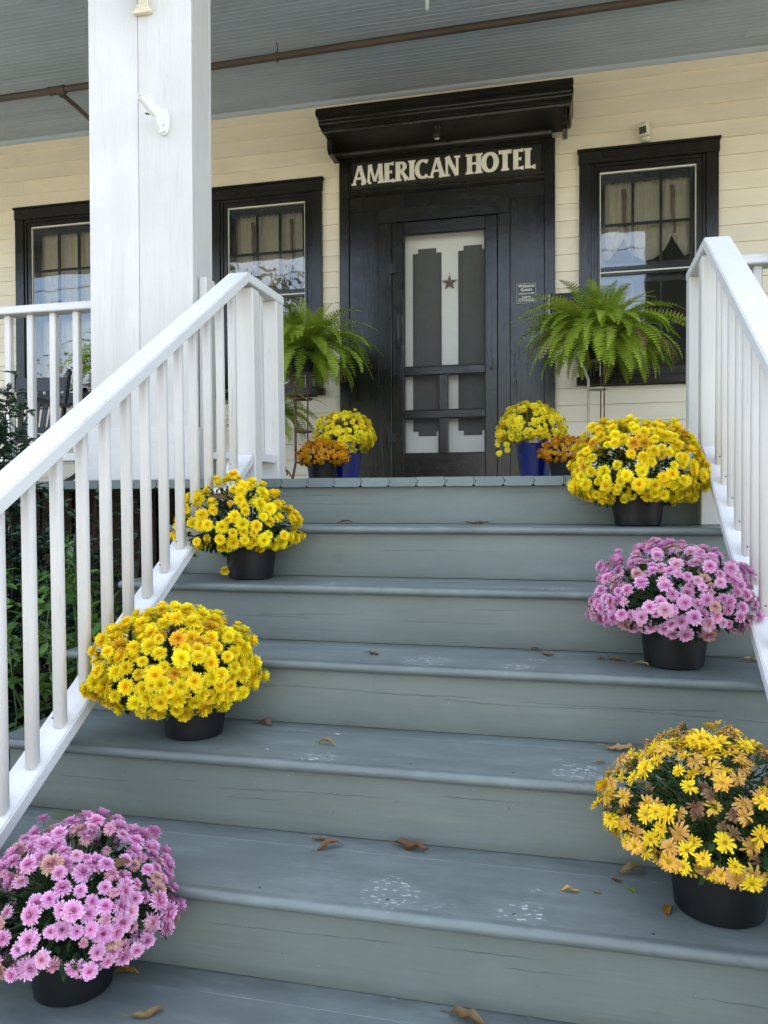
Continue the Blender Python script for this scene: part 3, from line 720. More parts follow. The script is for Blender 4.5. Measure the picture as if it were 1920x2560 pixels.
for ci, ch in enumerate(text):
    adv, strokes = GLY[ch]
    if strokes:
        lt = None
        for (nm, mt, gr, yb) in (('letter_edge', M['letter_edge'], .0032, W-.0168), ('letter', M['letter'], 0, W-.0185)):
            mb = MB(); j = 0
            for s_ in strokes:
                j += 1; y0 = yb-.0007*0-.00012*j; y1 = W-.0155
                if s_[0] == 's':
                    (p, q, w0, w1) = s_[1:]; seg(mb, (x+p[0]*CH*sxl, 2.398+p[1]*CH), (x+q[0]*CH*sxl, 2.398+q[1]*CH), w0*CH, w1*CH, y0, y1, gr)
                elif s_[0] == 'f':
                    (p, wd) = s_[1:]; zz = 2.398+(p[1]*CH)+(.006 if p[1] == 0 else -.006); seg(mb, (x+p[0]*CH*sxl-wd*CH*.55, zz), (x+p[0]*CH*sxl+wd*CH*.55, zz), .014, .014, y0, y1, gr)
                else:
                    (c_, rx, ry, a0, a1, wt) = s_[1:]; arc(mb, (x+c_[0]*CH*sxl, 2.398+c_[1]*CH), rx*CH, ry*CH, a0, a1, wt*CH, y0, y1, gr)
            o = put(nm, mb.mesh(nm), mt, sg if nm == 'letter' else sg)
    x += adv*CH*sxl

# ---- welcome plaque
pq = thing('welcome_plaque', (-.332, W-.02, 1.46), 'small charcoal plaque reading Welcome Guests, right of the screen door', 'plaque')
B('plaque_board', M['plaque'], pq, -.405, -.259, W-.022, W-.0165, 1.387, 1.538, b=.001)
e = MB(); a, b2, c_, d_ = -.403, -.261, 1.389, 1.536; t = .0015
e.box(a, b2, W-.0228, W-.0221, c_, c_+t); e.box(a, b2, W-.0228, W-.0221, d_-t, d_); e.box(a, a+t, W-.0228, W-.0221, c_+t, d_-t); e.box(b2-t, b2, W-.0228, W-.0221, c_+t, d_-t)
put('plaque_border', e.mesh('plaque_border'), M['letter'], pq)
for (tx, sz, z) in (('Welcome', .030, 1.508), ('Guests', .030, 1.481), ('Check-in 3-5 PM', .0165, 1.456), ('Questions?', .0145, 1.4325), ('Doug 518.944.2923', .0145, 1.4175), ('Garth 518.928.6898', .0145, 1.4025)):
    fc = bpy.data.curves.new('lettering', 'FONT'); fc.body = tx; fc.size = sz; fc.align_x = 'CENTER'; fc.extrude = .0003; fc.offset = .0003; fc.materials.append(M['letter'])
    fo = bpy.data.objects.new('text', fc)
    fm_ = bpy.data.meshes.new_from_object(fo); bpy.data.objects.remove(fo)
    put('lettering', fm_, M['letter'], pq, mw=Matrix.Translation((-.332, W-.0226, z)) @ Matrix.Rotation(R(90), 4, 'X'))
# ---- dark plaque behind the fern
dq = thing('dark_notice_board', (-.05, W-.03, 1.3), 'dark framed notice board with a white left edge, mostly behind the right fern', 'notice board')
B('board', M['black_flat'], dq, -.160, .050, W-.052, W-.034, 1.18, 1.440, b=.002); B('edge_strip', M['white_plastic'], dq, -.166, -.161, W-.054, W-.034, 1.18, 1.436)
e = MB()
for i in range(7):
    xx = -.14
    while xx < .03:
        l_ = random.uniform(.008, .022); e.box(xx, min(.036, xx+l_), W-.0535, W-.0525, 1.40-.028*i, 1.406-.028*i); xx += l_+.006
put('raised_lines', e.mesh('raised_lines'), M['brass'], dq)

# ---- motion sensor
ms = thing('security_sensor', (.512, W, 2.57), 'small white security sensor with a dark lens above the right window', 'sensor')
mt_ = Matrix.Translation((.512, W-.055, 2.575)) @ Matrix.Rotation(R(-28), 4, 'Z') @ Matrix.Rotation(R(12), 4, 'X')
put('sensor_body', MB().box(-.032, .032, -.035, .035, -.045, .048, .008, mt_).mesh('body'), M['cream_plastic'], ms)
put('lens', MB().box(-.026, .026, -.038, -.0355, -.030, .018, .001, mt_).mesh('lens'), M['dark_plastic'], ms)
e = MB(); e.lathe([(.001, -.03), (.028, -.028), (.036, -.01), (.036, 0)], 20); me = e.mesh('mount', True); put('mount', me, M['cream_plastic'], ms, mw=Matrix.Translation((.522, W-.02, 2.532)))
# ---- spotlight under the cornice
sp = thing('door_spotlight', (-.96, 2.60, 2.65), 'small black spotlight with a clear bulb under the cornice over the sign', 'spotlight')
e = MB(); e.box(-.975, -.930, 2.575, 2.62, 2.636, 2.650, .002); e.tube([(-.952, 2.597, 2.636), (-.952, 2.597, 2.612)], .008, 8); put('bracket', e.mesh('bracket'), M['dark_plastic'], sp)
mm = Matrix.Translation((-.958, 2.592, 2.57)) @ Matrix.Rotation(R(14), 4, 'X')
e = MB(); e.lathe([(.012, .045), (.022, .040), (.026, .01), (.031, -.020), (.028, -.020), (.024, .0), (.001, .002)], 20); put('lamp_shade', e.mesh('shade', True), M['black_flat'], sp, mw=mm)
e = MB(); e.lathe([(.001, -.030), (.012, -.028), (.022, -.018), (.022, -.004), (.001, -.003)], 16); put('bulb', e.mesh('bulb', True), M['bulb'], sp, mw=mm)

# ================================================================ PORCH CEILING + FLOOR
pc = thing('porch_ceiling', (0, 1.4, ZC), 'grey blue beadboard ceiling over the porch', None, kind='structure')
BW = .083; y = W+.0
yy = W-.001
while yy > -.2:
    y1 = yy; y0 = yy-BW+.0015; c = (y0+y1)/2; z = ZC
    prof = [(y0, z+.012), (y0, z+.003), (y0+.004, z), (c-.008, z), (c-.005, z+.0014), (c-.003, z+.0004), (c+.003, z+.0004), (c+.005, z+.0014), (c+.008, z), (y1-.004, z), (y1, z+.003), (y1, z+.012)]
    j = random.uniform(-.0008, .0008); prof = [(a, b+j) for a, b in prof]
    cuts = [-9.0]+([random.uniform(-5, 2)] if random.random() < .7 else [])+[5.5]
    for a, b in zip(cuts[:-1], cuts[1:]):
        put('ceiling_board', MB().prism_x(prof, a+.001, b-.001).mesh('ceiling_board'), M['ceil'], pc)
    yy -= BW
put('cove_moulding', weld(MB().prism_x([(W+.012, ZC-.002), (W-.028, ZC-.002), (W-.024, ZC-.012), (W-.012, ZC-.022), (W+.0, ZC-.028), (W+.012, ZC-.028)], -9, 5.5).mesh('cove')), M['ceil_trim'], pc)
hb = thing('porch_beam', (0, .18, 2.9), 'white painted beam carried by the porch columns', 'beam')
B('beam_board', M['white_x'], hb, -9.2, 5.7, .08, .28, 2.80, 3.075, b=.004)
pf = thing('porch_floor', (0, 1.4, 0), 'grey blue tongue and groove porch floor', None, kind='structure')
PB = .1165; x = -9.0; i = 0
THK = .038
while x < 5.4:
    x1 = x+PB-.0024; g_ = .0065; zt_ = -.0005+random.uniform(-.0012, .0008)
    prof = [(x+g_, -THK), (x, -THK+g_), (x, -.023), (x+.007, -.023), (x+.007, -.012), (x, -.012), (x, zt_-.001), (x+.001, zt_), (x1-.001, zt_), (x1, zt_-.001), (x1, -.0115), (x1+.006, -.0115), (x1+.006, -.0235), (x1, -.0235), (x1, -THK+g_), (x1-g_, -THK)]
    put('floor_board', MB().prism_y(prof, random.uniform(-.003, .003), W+.02).mesh('floor_board'), M['deck_end'], pf); x += PB
# invented slats and board, dark to stand in for shade under the porch
sk = thing('porch_shade_slats', (0, .3, -.8), 'invented dark slats as skirting under the edge of the porch', 'shading')
x = -8.9
while x < 5.4:
    if not (-1.5 < x < .60): B('shade_slat', M['mulch_shade'], sk, x, x+.085, .60, .622, GZ, -.045)
    x += .10
B('shade_board', M['mulch_shade'], sk, -9, 5.5, .64, .70, GZ, -.05)

# ================================================================ STEPS
stp = thing('porch_steps', (-.41, -.8, -.8), 'grey blue painted wooden steps with rounded treads leading up to the porch', 'steps')
TX0, TX1 = -1.575, .745
NT = .028
for k in range(1, 8):
    z = -k*RISE; yf = -k*T; yb = -(k-1)*T+OV+.012
    prof = []
    for i in range(9):
        a = math.pi/2+math.pi*i/8; prof.append((yf+NT/2+NT/2*math.cos(a)*1.0, z-NT/2+NT/2*math.sin(a)))
    prof += [(yb-.0855, z-NT), (yb-.0855, z-.001), (yb-.0865, z)]
    me = MB().prism_x(prof, TX0, TX1).mesh('tread_board')
    bm = bmesh.new(); bm.from_mesh(me)
    es = [e_ for e_ in bm.edges if abs(e_.verts[0].co.x-e_.verts[1].co.x) < 1e-6]
    bmesh.ops.bevel(bm, geom=es, offset=.006, segments=2, affect='EDGES', clamp_overlap=True); bm.to_mesh(me); bm.free()
    put('tread_board', weld(me, True, 40), M['tread'], stp)
    B('tread_board', M['tread'], stp, TX0+.006, TX1-.006, yb-.0835, yb, z-NT, z-.0006, b=.0012)
    yr = -(k-1)*T+OV
    B('riser', M['riser'], stp, -1.545, .715, yr, yr+.018, z+.0005, z+RISE-(THK if k == 1 else NT)-.0008, b=.001)
    if k <= 6:    # countersunk nail heads
        for q in range(7):
            xx = -1.2+q*.27+random.uniform(-.05, .05); e = MB(); e.lathe([(.0035, 0), (.0035, .0006), (.001, .0004)], 10, (xx, yf+.05+random.uniform(-.01, .01), z-.0002)); put('nail_head', e.mesh('nail'), M['brass'], stp)
yl = -7*T+OV
B('riser', M['riser'], stp, -1.545, .715, yl, yl+.018, GZ, -7*RISE-NT-.001)
for x in (-1.54, .66):     # closed stringers beneath the treads
    pr_ = [(.02, -THK-.003)]
    for k in range(1, 8): pr_ += [(-(k-1)*T+OV+.019, -(k-1)*RISE-(THK if k == 1 else NT)-.002), (-(k-1)*T+OV+.019, -k*RISE-NT-.002)]
    pr_ = [(.12, -.05), (OV+.019, -.05)]
    for k in range(1, 8): pr_ += [(-(k-1)*T+OV+.020, -k*RISE-NT-.002), (-k*T+OV+.020, -k*RISE-NT-.002)]
    pr_ += [(-7*T+OV+.020, GZ), (.12, GZ)]
    put('stringer', MB().prism_x(pr_, x, x+.045).mesh('stringer'), M['riser'], stp)

# ================================================================ STAIR RAILINGS
SL = .638
def railing(name, xi, sgn, label, y_far, lean):
    """xi: inner face of the caps; sgn -1: rail lies to the left of it"""
    rl = thing(name, (xi+sgn*.045, -.8, -.6), label, 'railing', 'white stair railings')
    a, b = (xi-.089, xi) if sgn < 0 else (xi, xi+.089); xc = (a+b)/2
    zt = lambda y: .846+SL*(y+.1); zbm = lambda y: .074+SL*(y+.1)
    TH = .043
    yl_ = -2.30
    def sloped(nm, f, y0, y1, xa, xb, th, mat, bev=.004):
        me = MB().prism_x([(y0, f(y0)), (y0, f(y0)-th), (y1, f(y1)-th), (y1, f(y1))], xa, xb).mesh(nm)
        bm = bmesh.new(); bm.from_mesh(me); bmesh.ops.bevel(bm, geom=list(bm.edges), offset=bev, segments=2, affect='EDGES'); bm.to_mesh(me); bm.free()
        return put(nm, weld(me), mat, rl)
    # sloping cap, mitred into the level cap at the top
    me = MB(); th2 = .038
    ya = -.1
    vs = []
    for x_ in (a, b):
        vs += [(x_, yl_, zt(yl_)), (x_, yl_, zt(yl_)-TH), (x_, ya+.012, zt(ya)-th2-.001), (x_, ya, zt(ya))]
    me.add(vs, [(0, 1, 2, 3), (7, 6, 5, 4), (0, 4, 5, 1), (1, 5, 6, 2), (2, 6, 7, 3), (3, 7, 4, 0)])
    m1 = me.mesh('cap'); bm = bmesh.new(); bm.from_mesh(m1); bmesh.ops.bevel(bm, geom=[e_ for e_ in bm.edges if abs(e_.verts[0].co.x-e_.verts[1].co.x) < 1e-6 and e_.calc_length() > .5 or e_.calc_length() > .5], offset=.004, segments=2, affect='EDGES'); bm.to_mesh(m1); bm.free()
    put('handrail', weld(m1), M['white_y'], rl)
    me = MB(); vs = []
    for x_ in (a, b): vs += [(x_, ya+.0005, zt(ya)), (x_, ya+.0125, zt(ya)-th2-.001), (x_, y_far, zt(ya)-th2), (x_, y_far, zt(ya))]
    me.add(vs, [(0, 1, 2, 3), (7, 6, 5, 4), (0, 4, 5, 1), (1, 5, 6, 2), (2, 6, 7, 3), (3, 7, 4, 0)])
    m1 = me.mesh('cap'); bm = bmesh.new(); bm.from_mesh(m1); bmesh.ops.bevel(bm, geom=[e_ for e_ in bm.edges if e_.calc_length() > .2], offset=.003, segments=2, affect='EDGES'); bm.to_mesh(m1); bm.free()
    put('level_cap', weld(m1), M['white_y'], rl)
    sloped('bottom_rail', zbm, yl_, -.058, a, b, TH, M['white_y'])
    sh = Matrix.Identity(4); sh[0][2] = -lean      # the posts lean a little
    def leaning(mb): mb.v = [(v[0]-lean*(v[2]-.8), v[1], v[2]) for v in mb.v]; return mb
    put('newel_post', leaning(MB().box(xc-.0445, xc+.0445, -.056, .020, -RISE+.001, zt(-.1)-th2-.012, .004)).mesh('post'), M['white_z'], rl)
    put('newel_post', leaning(MB().box(xc-.0445, xc+.0445, y_far-.094, y_far-.006, .001, zt(-.1)-th2-.001, .004)).mesh('post'), M['white_z'], rl)
    ym = (.02+y_far-.094)/2
    put('level_rail', MB().box(xc-.040, xc+.040, .021, y_far-.095, .075, .112, .003).mesh('rail'), M['white_y'], rl)
    put('baluster', leaning(MB().box(xc-.015, xc+.015, ym-.015, ym+.015, .113, zt(-.1)-th2-.001, .004)).mesh('baluster'), M['white_z'], rl)
    ybal = -.165
    while ybal > -2.2:
        z0 = zbm(ybal-.015)+.001; z1 = zt(ybal)-TH-.008
        mb = MB(); h = .0145
        mb.box(xc-h, xc+h, ybal-h, ybal+h, z0, z1, .0045)
        # cut the top to the slope of the rail
        mb.v = [(v[0], v[1], v[2] + (SL*(v[1]-ybal)+.006 if v[2] > (z0+z1)/2 else (SL*(v[1]-ybal+.015) if False else 0))) for v in mb.v]
        tw = random.uniform(-.006, .006)
        mb.v = [(v[0]-lean*.8*(v[2]-.4)+tw*(v[2]-z0)*.5, v[1], v[2]) for v in mb.v]
        bo = put('baluster', weld(mb.mesh('baluster'), True, 50), M['white_z'], rl)
        if random.random() < .85:
            e = MB(); e.lathe([(.0028, -.0006), (.0028, .0004), (.001, .0008)], 8); put('nail', e.mesh('nail'), M['brass'], bo, mw=Matrix.Translation((xc-lean*.3*(z0-.4)*0-.003, ybal-h-.0001, z0+.03)) @ Matrix.Rotation(R(90), 4, 'X'))
        ybal -= .1135
    put('newel_post', MB().box(xc-.0445, xc+.0445, -2.389, -2.301, GZ, zt(-2.3)+.02, .004).mesh('post'), M['white_z'], rl)
    return rl
railing('stair_railing', -1.293, -1, 'white stair railing on the left side of the steps, bushes showing through it', .31, .012)
railing('stair_railing', .462, 1, 'white stair railing on the right side of the steps', .355, -.002)

# ================================================================ COLUMNS + PORCH RAILINGS
def column(x0, x1, label):
    co = thing('porch_column', ((x0+x1)/2, .18, 0), label, 'column', 'square white porch columns')
    xm = x0+(x1-x0)*.487; cm_ = M['column']; y0, y1 = .08, .276
    B('front_board', cm_, co, x0, xm-.0012, y0, y0+.02, .238, 2.799, b=.0018); B('front_board', cm_, co, xm+.0008, x1, y0+.0006, y0+.02, .238, 2.799, b=.0018)
    B('side_board', cm_, co, x0+.001, x0+.02, y0+.021, y1-.021, .001, 2.799, b=.001); B('side_board', cm_, co, x1-.02, x1-.001, y0+.021, y1-.021, .001, 2.799, b=.001)
    B('back_board', cm_, co, x0, x1, y1-.02, y1, .001, 2.799, b=.002)
    B('plinth_board', M['white_x'], co, x0-.014, x1+.014, y0-.016, y0+.0195, .001, .2375, b=.002)
    B('plinth_side', M['white_x'], co, x1+.0002, x1+.014, y0+.020, y1, .001, .2375, b=.002)
    return co
column(-2.145, -1.633, 'square white porch column left of the steps, with a crack down its front')
column(.76, 1.27, 'square white porch column right of the steps, seen reflected in the right window')
def porch_rail(x0, x1, label, post=None):
    pr_ = thing('porch_railing', ((x0+x1)/2, .18, 0), label, 'railing', 'white porch railings')
    B('top_rail', M['white_x'], pr_, x0, x1, .135, .224, .806, .843, b=.004); B('bottom_rail', M['white_x'], pr_, x0, x1, .138, .221, .096, .132, b=.004)
    x = x1-.135 if post is None else x1-.06
    while x > x0+.03:
        B('baluster', M['white_z'], pr_, x-.0165, x+.0165, .161, .194, .133, .8055, b=.004); x -= .1245
    return pr_
porch_rail(-9, -2.147, 'white porch railing running left from the square column')
r2 = porch_rail(1.272, 5.5, 'white porch railing right of the right column')
r3 = porch_rail(.56, .758, 'short white porch railing between the right stair rail and its column', 1)
sr_ = thing('short_railing', (-1.5, .18, 0), 'short white rail between the left column and the stair newel', 'railing')
B('side_post', M['white_z'], sr_, -1.631, -1.592, .13, .222, .001, .912, b=.005); B('bottom_rail', M['white_x'], sr_, -1.591, -1.384, .145, .20, .094, .127, b=.003)

# ---- flag pole bracket on the column
fb = thing('flagpole_bracket', (-1.765, .07, 1.58), 'white metal flagpole bracket screwed to the left column', 'flagpole bracket')
e = MB(); e.lathe([(.001, -.004), (.026, -.004), (.028, -.001), (.028, .004)], 18, sx=1, sy=2.1); put('back_plate', weld(e.mesh('plate')), M['white_plastic'], fb, mw=Matrix.Translation((-1.765, .0765, 1.592)) @ Matrix.Rotation(R(90), 4, 'X'))
def hollow(p, q, ro, ri):
    p, q = Vector(p), Vector(q); d = q-p; l_ = d.length; e = MB(); e.lathe([(ri*.2, 0), (ro, 0), (ro, l_), (ri, l_), (ri, l_*.35), (ri*.1, l_*.35)], 20)
    return weld(e.mesh('socket')), Matrix.Translation(p) @ d.to_track_quat('Z', 'Y').to_matrix().to_4x4()
me, mw_ = hollow((-1.768, .062, 1.545), (-1.785, -.035, 1.662), .0150, .0115); put('socket', me, M['white_plastic'], fb, mw=mw_)
me, mw_ = hollow((-1.776, .015, 1.60), (-1.800, -.075, 1.640), .0155, .0122); put('socket', me, M['white_plastic'], fb, mw=mw_)
e = MB(); e.box(-1.775, -1.760, .02, .072, 1.575, 1.640, .003); put('web', e.mesh('web'), M['white_plastic'], fb)
e = MB(); e.tube([(-1.80, .01, 1.60), (-1.815, .0, 1.602)], .004, 8); put('thumb_screw', e.mesh('screw'), M['brass'], fb)
# ---- lantern on the column (its lower end is in view)
ln_ = thing('wall_lantern', (-1.862, .06, 2.2), 'cream lantern bracket at the top of the left column', 'lantern')
e = MB()
for (w2, z0, z1, d_) in ((.044, 2.080, 2.094, .024), (.036, 2.094, 2.106, .020), (.028, 2.106, 2.125, .018), (.024, 2.125, 2.33, .014)):
    e.box(-1.862-w2, -1.862+w2, .0795-d_, .0795, z0, z1, .003)
put('back_plate', e.mesh('plate'), M['cream_plastic'], ln_)
e = MB(); e.tube([(-1.862, .07, 2.26), (-1.862, -.02, 2.30), (-1.862, -.06, 2.26)], .008, 8); put('arm', e.mesh('arm', True), M['brass'], ln_)
e = MB(); e.lathe([(.004, 2.100), (.014, 2.106), (.012, 2.118), (.04, 2.13), (.055, 2.25), (.02, 2.30), (.006, 2.31)], 8, (-1.885, -.04, 0)); put('lamp_body', e.mesh('lamp'), M['brass'], ln_)

# ---- sprinkler pipe and ceiling bits
pp = thing('ceiling_pipe', (-2, 2.06, 2.98), 'rusty brown iron pipe hung under the porch ceiling', 'pipe')
put('main_pipe', weld(MB().tube([(-8.9, 2.10, 2.985), (-3.8, 2.09, 2.987), (-1.2, 2.04, 2.985), (5.4, 1.96, 2.988)], .024, 14).mesh('pipe')), M['pipe'], pp)
put('branch_pipe', weld(MB().tube([(-3.745, 2.10, 2.985), (-3.76, 2.35, 2.99), (-3.84, 2.86, 3.02), (-3.85, 2.92, 3.02)], .018, 12).mesh('pipe')), M['pipe'], pp)
put('tee_joint', weld(MB().tube([(-3.81, 2.088, 2.986), (-3.79, 2.088, 2.986), (-3.70, 2.088, 2.986), (-3.68, 2.088, 2.986)], [.033, .030, .030, .033], 14).tube([(-3.745, 2.10, 2.985), (-3.747, 2.15, 2.986)], .027, 12).mesh('tee')), M['pipe'], pp)
for hx in (-1.99, 1.6, -5.4):
    e = MB(); yy_ = 2.06
    ring = [(hx, yy_+.029*math.cos(t_*math.pi/8), 2.986+.029*math.sin(t_*math.pi/8)) for t_ in range(16)]
    e.tube(ring, .004, 6, closed=True); e.tube([(hx, yy_, 3.015), (hx+.006, yy_, 3.05), (hx-.004, yy_, 3.088)], .004, 6); put('pipe_hanger', e.mesh('hanger'), M['iron_rust'], pp)
cb = thing('ceiling_bracket', (-.874, 1.74, 3.05), 'small white bracket on the porch ceiling above the door', 'bracket')
put('stem', MB().box(-.884, -.864, 1.73, 1.75, 2.955, 3.089, .003).mesh('stem'), M['white_plastic'], cb); put('foot', MB().box(-.896, -.852, 1.712, 1.768, 3.06, 3.0895, .003).mesh('foot'), M['white_plastic'], cb)

# ================================================================ ROCKING CHAIR
ch = thing('rocking_chair', (-4.16, 2.15, 0), 'black wooden rocking chair with tall slatted back behind the left porch railing', 'rocking chair', rz=R(6))
cm2 = M['chair']
def cp(name, mb, smooth=True): return put(name, weld(mb.mesh(name)) if smooth else mb.mesh(name), cm2, ch, local=True)
for s_ in (-1, 1):
    cp('back_post', MB().tube([(s_*.225, .20, .14), (s_*.225, .21, .42), (s_*.232, .27, .70), (s_*.236, .32, .90), (s_*.236, .33, .93), (s_*.236, .335, .955), (s_*.236, .34, .975)], [.018, .020, .021, .021, .018, .026, .014], 12))
    cp('front_leg', MB().tube([(s_*.25, -.25, .10), (s_*.25, -.25, .30), (s_*.25, -.25, .42), (s_*.25, -.25, .50), (s_*.25, -.25, .56), (s_*.25, -.25, .62), (s_*.25, -.25, .655)], [.018, .022, .021, .026, .017, .024, .016], 12))
    cp('arm', MB().box(s_*.262-.035, s_*.262+.035, -.31, .25, .656, .680, .008), False)
    rk = [(s_*.245, -.46+.92*i/12, .035+.11*((i/6-1)**2)) for i in range(13)]; cp('rocker', MB().tube(rk, .020, 8))
    cp('side_stretcher', MB().tube([(s_*.245, -.25, .24), (s_*.232, .20, .25)], .011, 8))
cp('top_rail', MB().prism_x([(.295, .80), (.315, .80), (.335, .915), (.315, .915)], -.215, .215), False)
cp('lower_back_rail', MB().prism_x([(.215, .455), (.235, .455), (.240, .505), (.220, .505)], -.205, .205), False)
for i in range(5):
    x = -.15+i*.075; t0 = -.125+i*.0625
    mb = MB(); vs = []
    for (q, z, yv) in ((0, .505, .225), (.5, .65, .255), (1, .80, .302)):
        xx = t0+(x-t0)*q; vs += [(xx-.021, yv, z), (xx+.021, yv, z), (xx+.021, yv+.012, z), (xx-.021, yv+.012, z)]
    fs = [(0, 1, 2, 3), (8, 11, 10, 9)]+[(j*4+i2, j*4+(i2+1) % 4, (j+1)*4+(i2+1) % 4, (j+1)*4+i2) for j in (0, 1) for i2 in range(4)]
    mb.add(vs, fs); cp('back_slat', mb, False)
for i in range(8): cp('seat_slat', MB().box(-.245, .245, -.27+i*.058, -.27+i*.058+.052, .405-.004*i, .423-.004*i, .005), False)
cp('seat_rail', MB().box(-.24, .24, -.268, -.24, .345, .404, .003), False); cp('front_stretcher', MB().tube([(-.25, -.25, .26), (0, -.25, .26), (.25, -.25, .26)], [.011, .015, .011], 8))

# ================================================================ FLOWER POTS AND CHRYSANTHEMUMS
def mesh_from(fn, name, mats, smooth=True):
    mb = MB(); idx = []; fn(mb, idx); me = mb.mesh(name, False, fix=False)
    for mt in mats: me.materials.append(mt)
    if idx:
        for p, i in zip(me.polygons, idx): p.material_index = i
    if smooth: me.shade_smooth()
    return me
def petal(mb, az, el, L_, wd, curl, r0=.03, z0=0.0, cup=.15, rnd=random):
    """one petal in unit flower space: azimuth, start elevation, length, width, curl down along its length"""
    ca, sa = math.cos(az), math.sin(az); pts = []
    r, z, e_ = r0, z0, el; st_ = 3
    rows = [(r, z, .28)]
    for i in range(st_):
        r += L_/st_*math.cos(e_); z += L_/st_*math.sin(e_); e_ -= curl/st_; rows.append((r, z, (.8, 1.05, .8)[i]))
    n = len(mb.v); vs = []
    for i, (rr, zz, ww) in enumerate(rows):
        h = wd*ww/2
        for sd_ in (-1, 1):
            vs.append((rr*ca-sd_*h*sa, rr*sa+sd_*h*ca, zz+cup*h))
    tip = (rows[-1][0]+.045*math.cos(e_), rows[-1][1]+.045*math.sin(e_))
    vs.append((tip[0]*ca, tip[0]*sa, tip[1]))
    mb.add(vs, [(0, 1, 3, 2), (2, 3, 5, 4), (4, 5, 7, 6), (6, 7, 8)])
def pompon(seed, rings, wd=.155):
    rn = random.Random(seed)
    def fn(mb, idx):
        for (cnt, el, L_, curl, z0) in rings:
            o = rn.random()*6
            for i in range(cnt):
                a = o+2*math.pi*(i+rn.uniform(-.25, .25))/cnt
                petal(mb, a, R(el+rn.uniform(-9, 9)), L_*rn.uniform(.80, 1.12), wd*rn.uniform(.85, 1.15), R(curl+rn.uniform(-15, 15)), .05, z0)
        mb.lathe([(.10, -.12), (.14, -.02), (.08, .05)], 8)
    return fn
FULL = [(23, -16, .88, 12, .0), (24, 4, .90, 8, .02), (23, 22, .84, 5, .06), (20, 38, .76, 0, .10), (16, 54, .64, -8, .13), (11, 70, .50, -12, .15), (6, 84, .38, -10, .16)]
OPEN = [(21, -8, .92, 15, .0), (21, 12, .86, 12, .03), (18, 30, .72, 8, .07), (13, 50, .54, 0, .10), (8, 72, .38, -5, .12)]
OLD = [(14, -25, .80, 70, .0), (13, 0, .72, 70, .03), (10, 28, .55, 50, .06), (7, 55, .38, 30, .08)]
BALL = [(12, -35, .70, 60, .0), (13, -5, .74, 60, .1), (12, 22, .66, 50, .18), (9, 48, .54, 40, .22), (6, 72, .42, 20, .25)]
def daisy(seed, wilt=0):
    rn = random.Random(seed)
    def fn(mb, idx):
        for (cnt, el, L_, curl) in ((13, 5-wilt*25, .92, 20+60*wilt), (12, 24-wilt*20, .78, 15+80*wilt)):
            o = rn.random()*6
            for i in range(cnt):
                if rn.random() < .1+.15*wilt: continue
                petal(mb, o+2*math.pi*(i+rn.uniform(-.3, .3))/cnt, R(el+rn.uniform(-14-20*wilt, 14+15*wilt)), L_*rn.uniform(.75, 1.08), .24*rn.uniform(.7-.2*wilt, 1.1), R(curl+rn.uniform(-25, 25)), .12, .02, .25)
        n0 = len(mb.f); mb.lathe([(.10, -.14), (.16, -.04), (.20, .05), (.17, .11), (.08, .15), (.01, .16)], 10)
        idx.extend([0]*n0+[1]*(len(mb.f)-n0))
    return fn
FM = {}
def fm(key, fn, mats): FM[key] = mesh_from(fn, 'flower_'+key, mats)
for i in range(3):
    fm('yel%d' % i, pompon(i, FULL), [M['p_yel']]); fm('pink%d' % i, pompon(20+i, FULL if i else OPEN, .165), [M['p_pink']])
    fm('lem%d' % i, pompon(30+i, OPEN, .17), [M['p_lem']]); fm('gold%d' % i, pompon(40+i, BALL, .2), [M['p_gold']])
    fm('dz%d' % i, daisy(50+i), [M['p_daisy'], M['disc']]); fm('dzt%d' % i, daisy(60+i, .35), [M['p_daisy_tan'], M['disc']]); fm('dzm%d' % i, daisy(64+i, .15), [M['p_daisy_mix'], M['disc']])
fm('yelo0', pompon(70, OLD), [M['p_yel_old']]); fm('yelo1', pompon(71, FULL), [M['p_yel_old']])
fm('pinkl0', pompon(72, OPEN, .2), [M['p_pink_l']]); fm('pinkl1', daisy(73), [M['p_pink_l'], M['disc']])
fm('pinko0', pompon(74, OLD, .16), [M['p_pink_old']]); fm('pinko1', pompon(75, FULL, .16), [M['p_pink_old']])
fm('bronze0', pompon(76, BALL, .2), [M['p_bronze']]); fm('dead0', daisy(77, 1.2), [M['p_dead'], M['p_dead']]); fm('dead1', daisy(78, .9), [M['p_dead'], M['p_dead']])

def leafshape(mb, p, d, nrm, L_, wd, kind='lobed'):
    d = d.normalized(); s_ = d.cross(nrm).normalized(); nn = s_.cross(d)
    if kind == 'lobed': out = [(0, .03), (.25, .35), (.40, .22), (.58, .50), (.72, .28), (.86, .26), (1, 0)]
    elif kind == 'holly': out = [(0, .04), (.15, .42), (.28, .28), (.42, .5), (.55, .32), (.70, .42), (.80, .2), (1.0, 0)]
    else: out = [(0, .03), (.2, .35), (.45, .5), (.7, .36), (1, 0)]
    k = len(out); vs = []
    for i, (t, w_) in enumerate(out):
        c = p+d*L_*t+nn*(-.25*L_*t*t)
        if w_ == 0: vs.append(c)
        else: vs += [c-s_*wd*w_+nn*wd*.18, c, c+s_*wd*w_+nn*wd*.18]
    fs = []
    for i in range(k-2):
        o = i*3; fs += [(o, o+1, o+4, o+3), (o+1, o+2, o+5, o+4)]
    o = (k-2)*3; fs += [(o, o+1, o+3), (o+1, o+2, o+3)]
    mb.add(vs, fs)

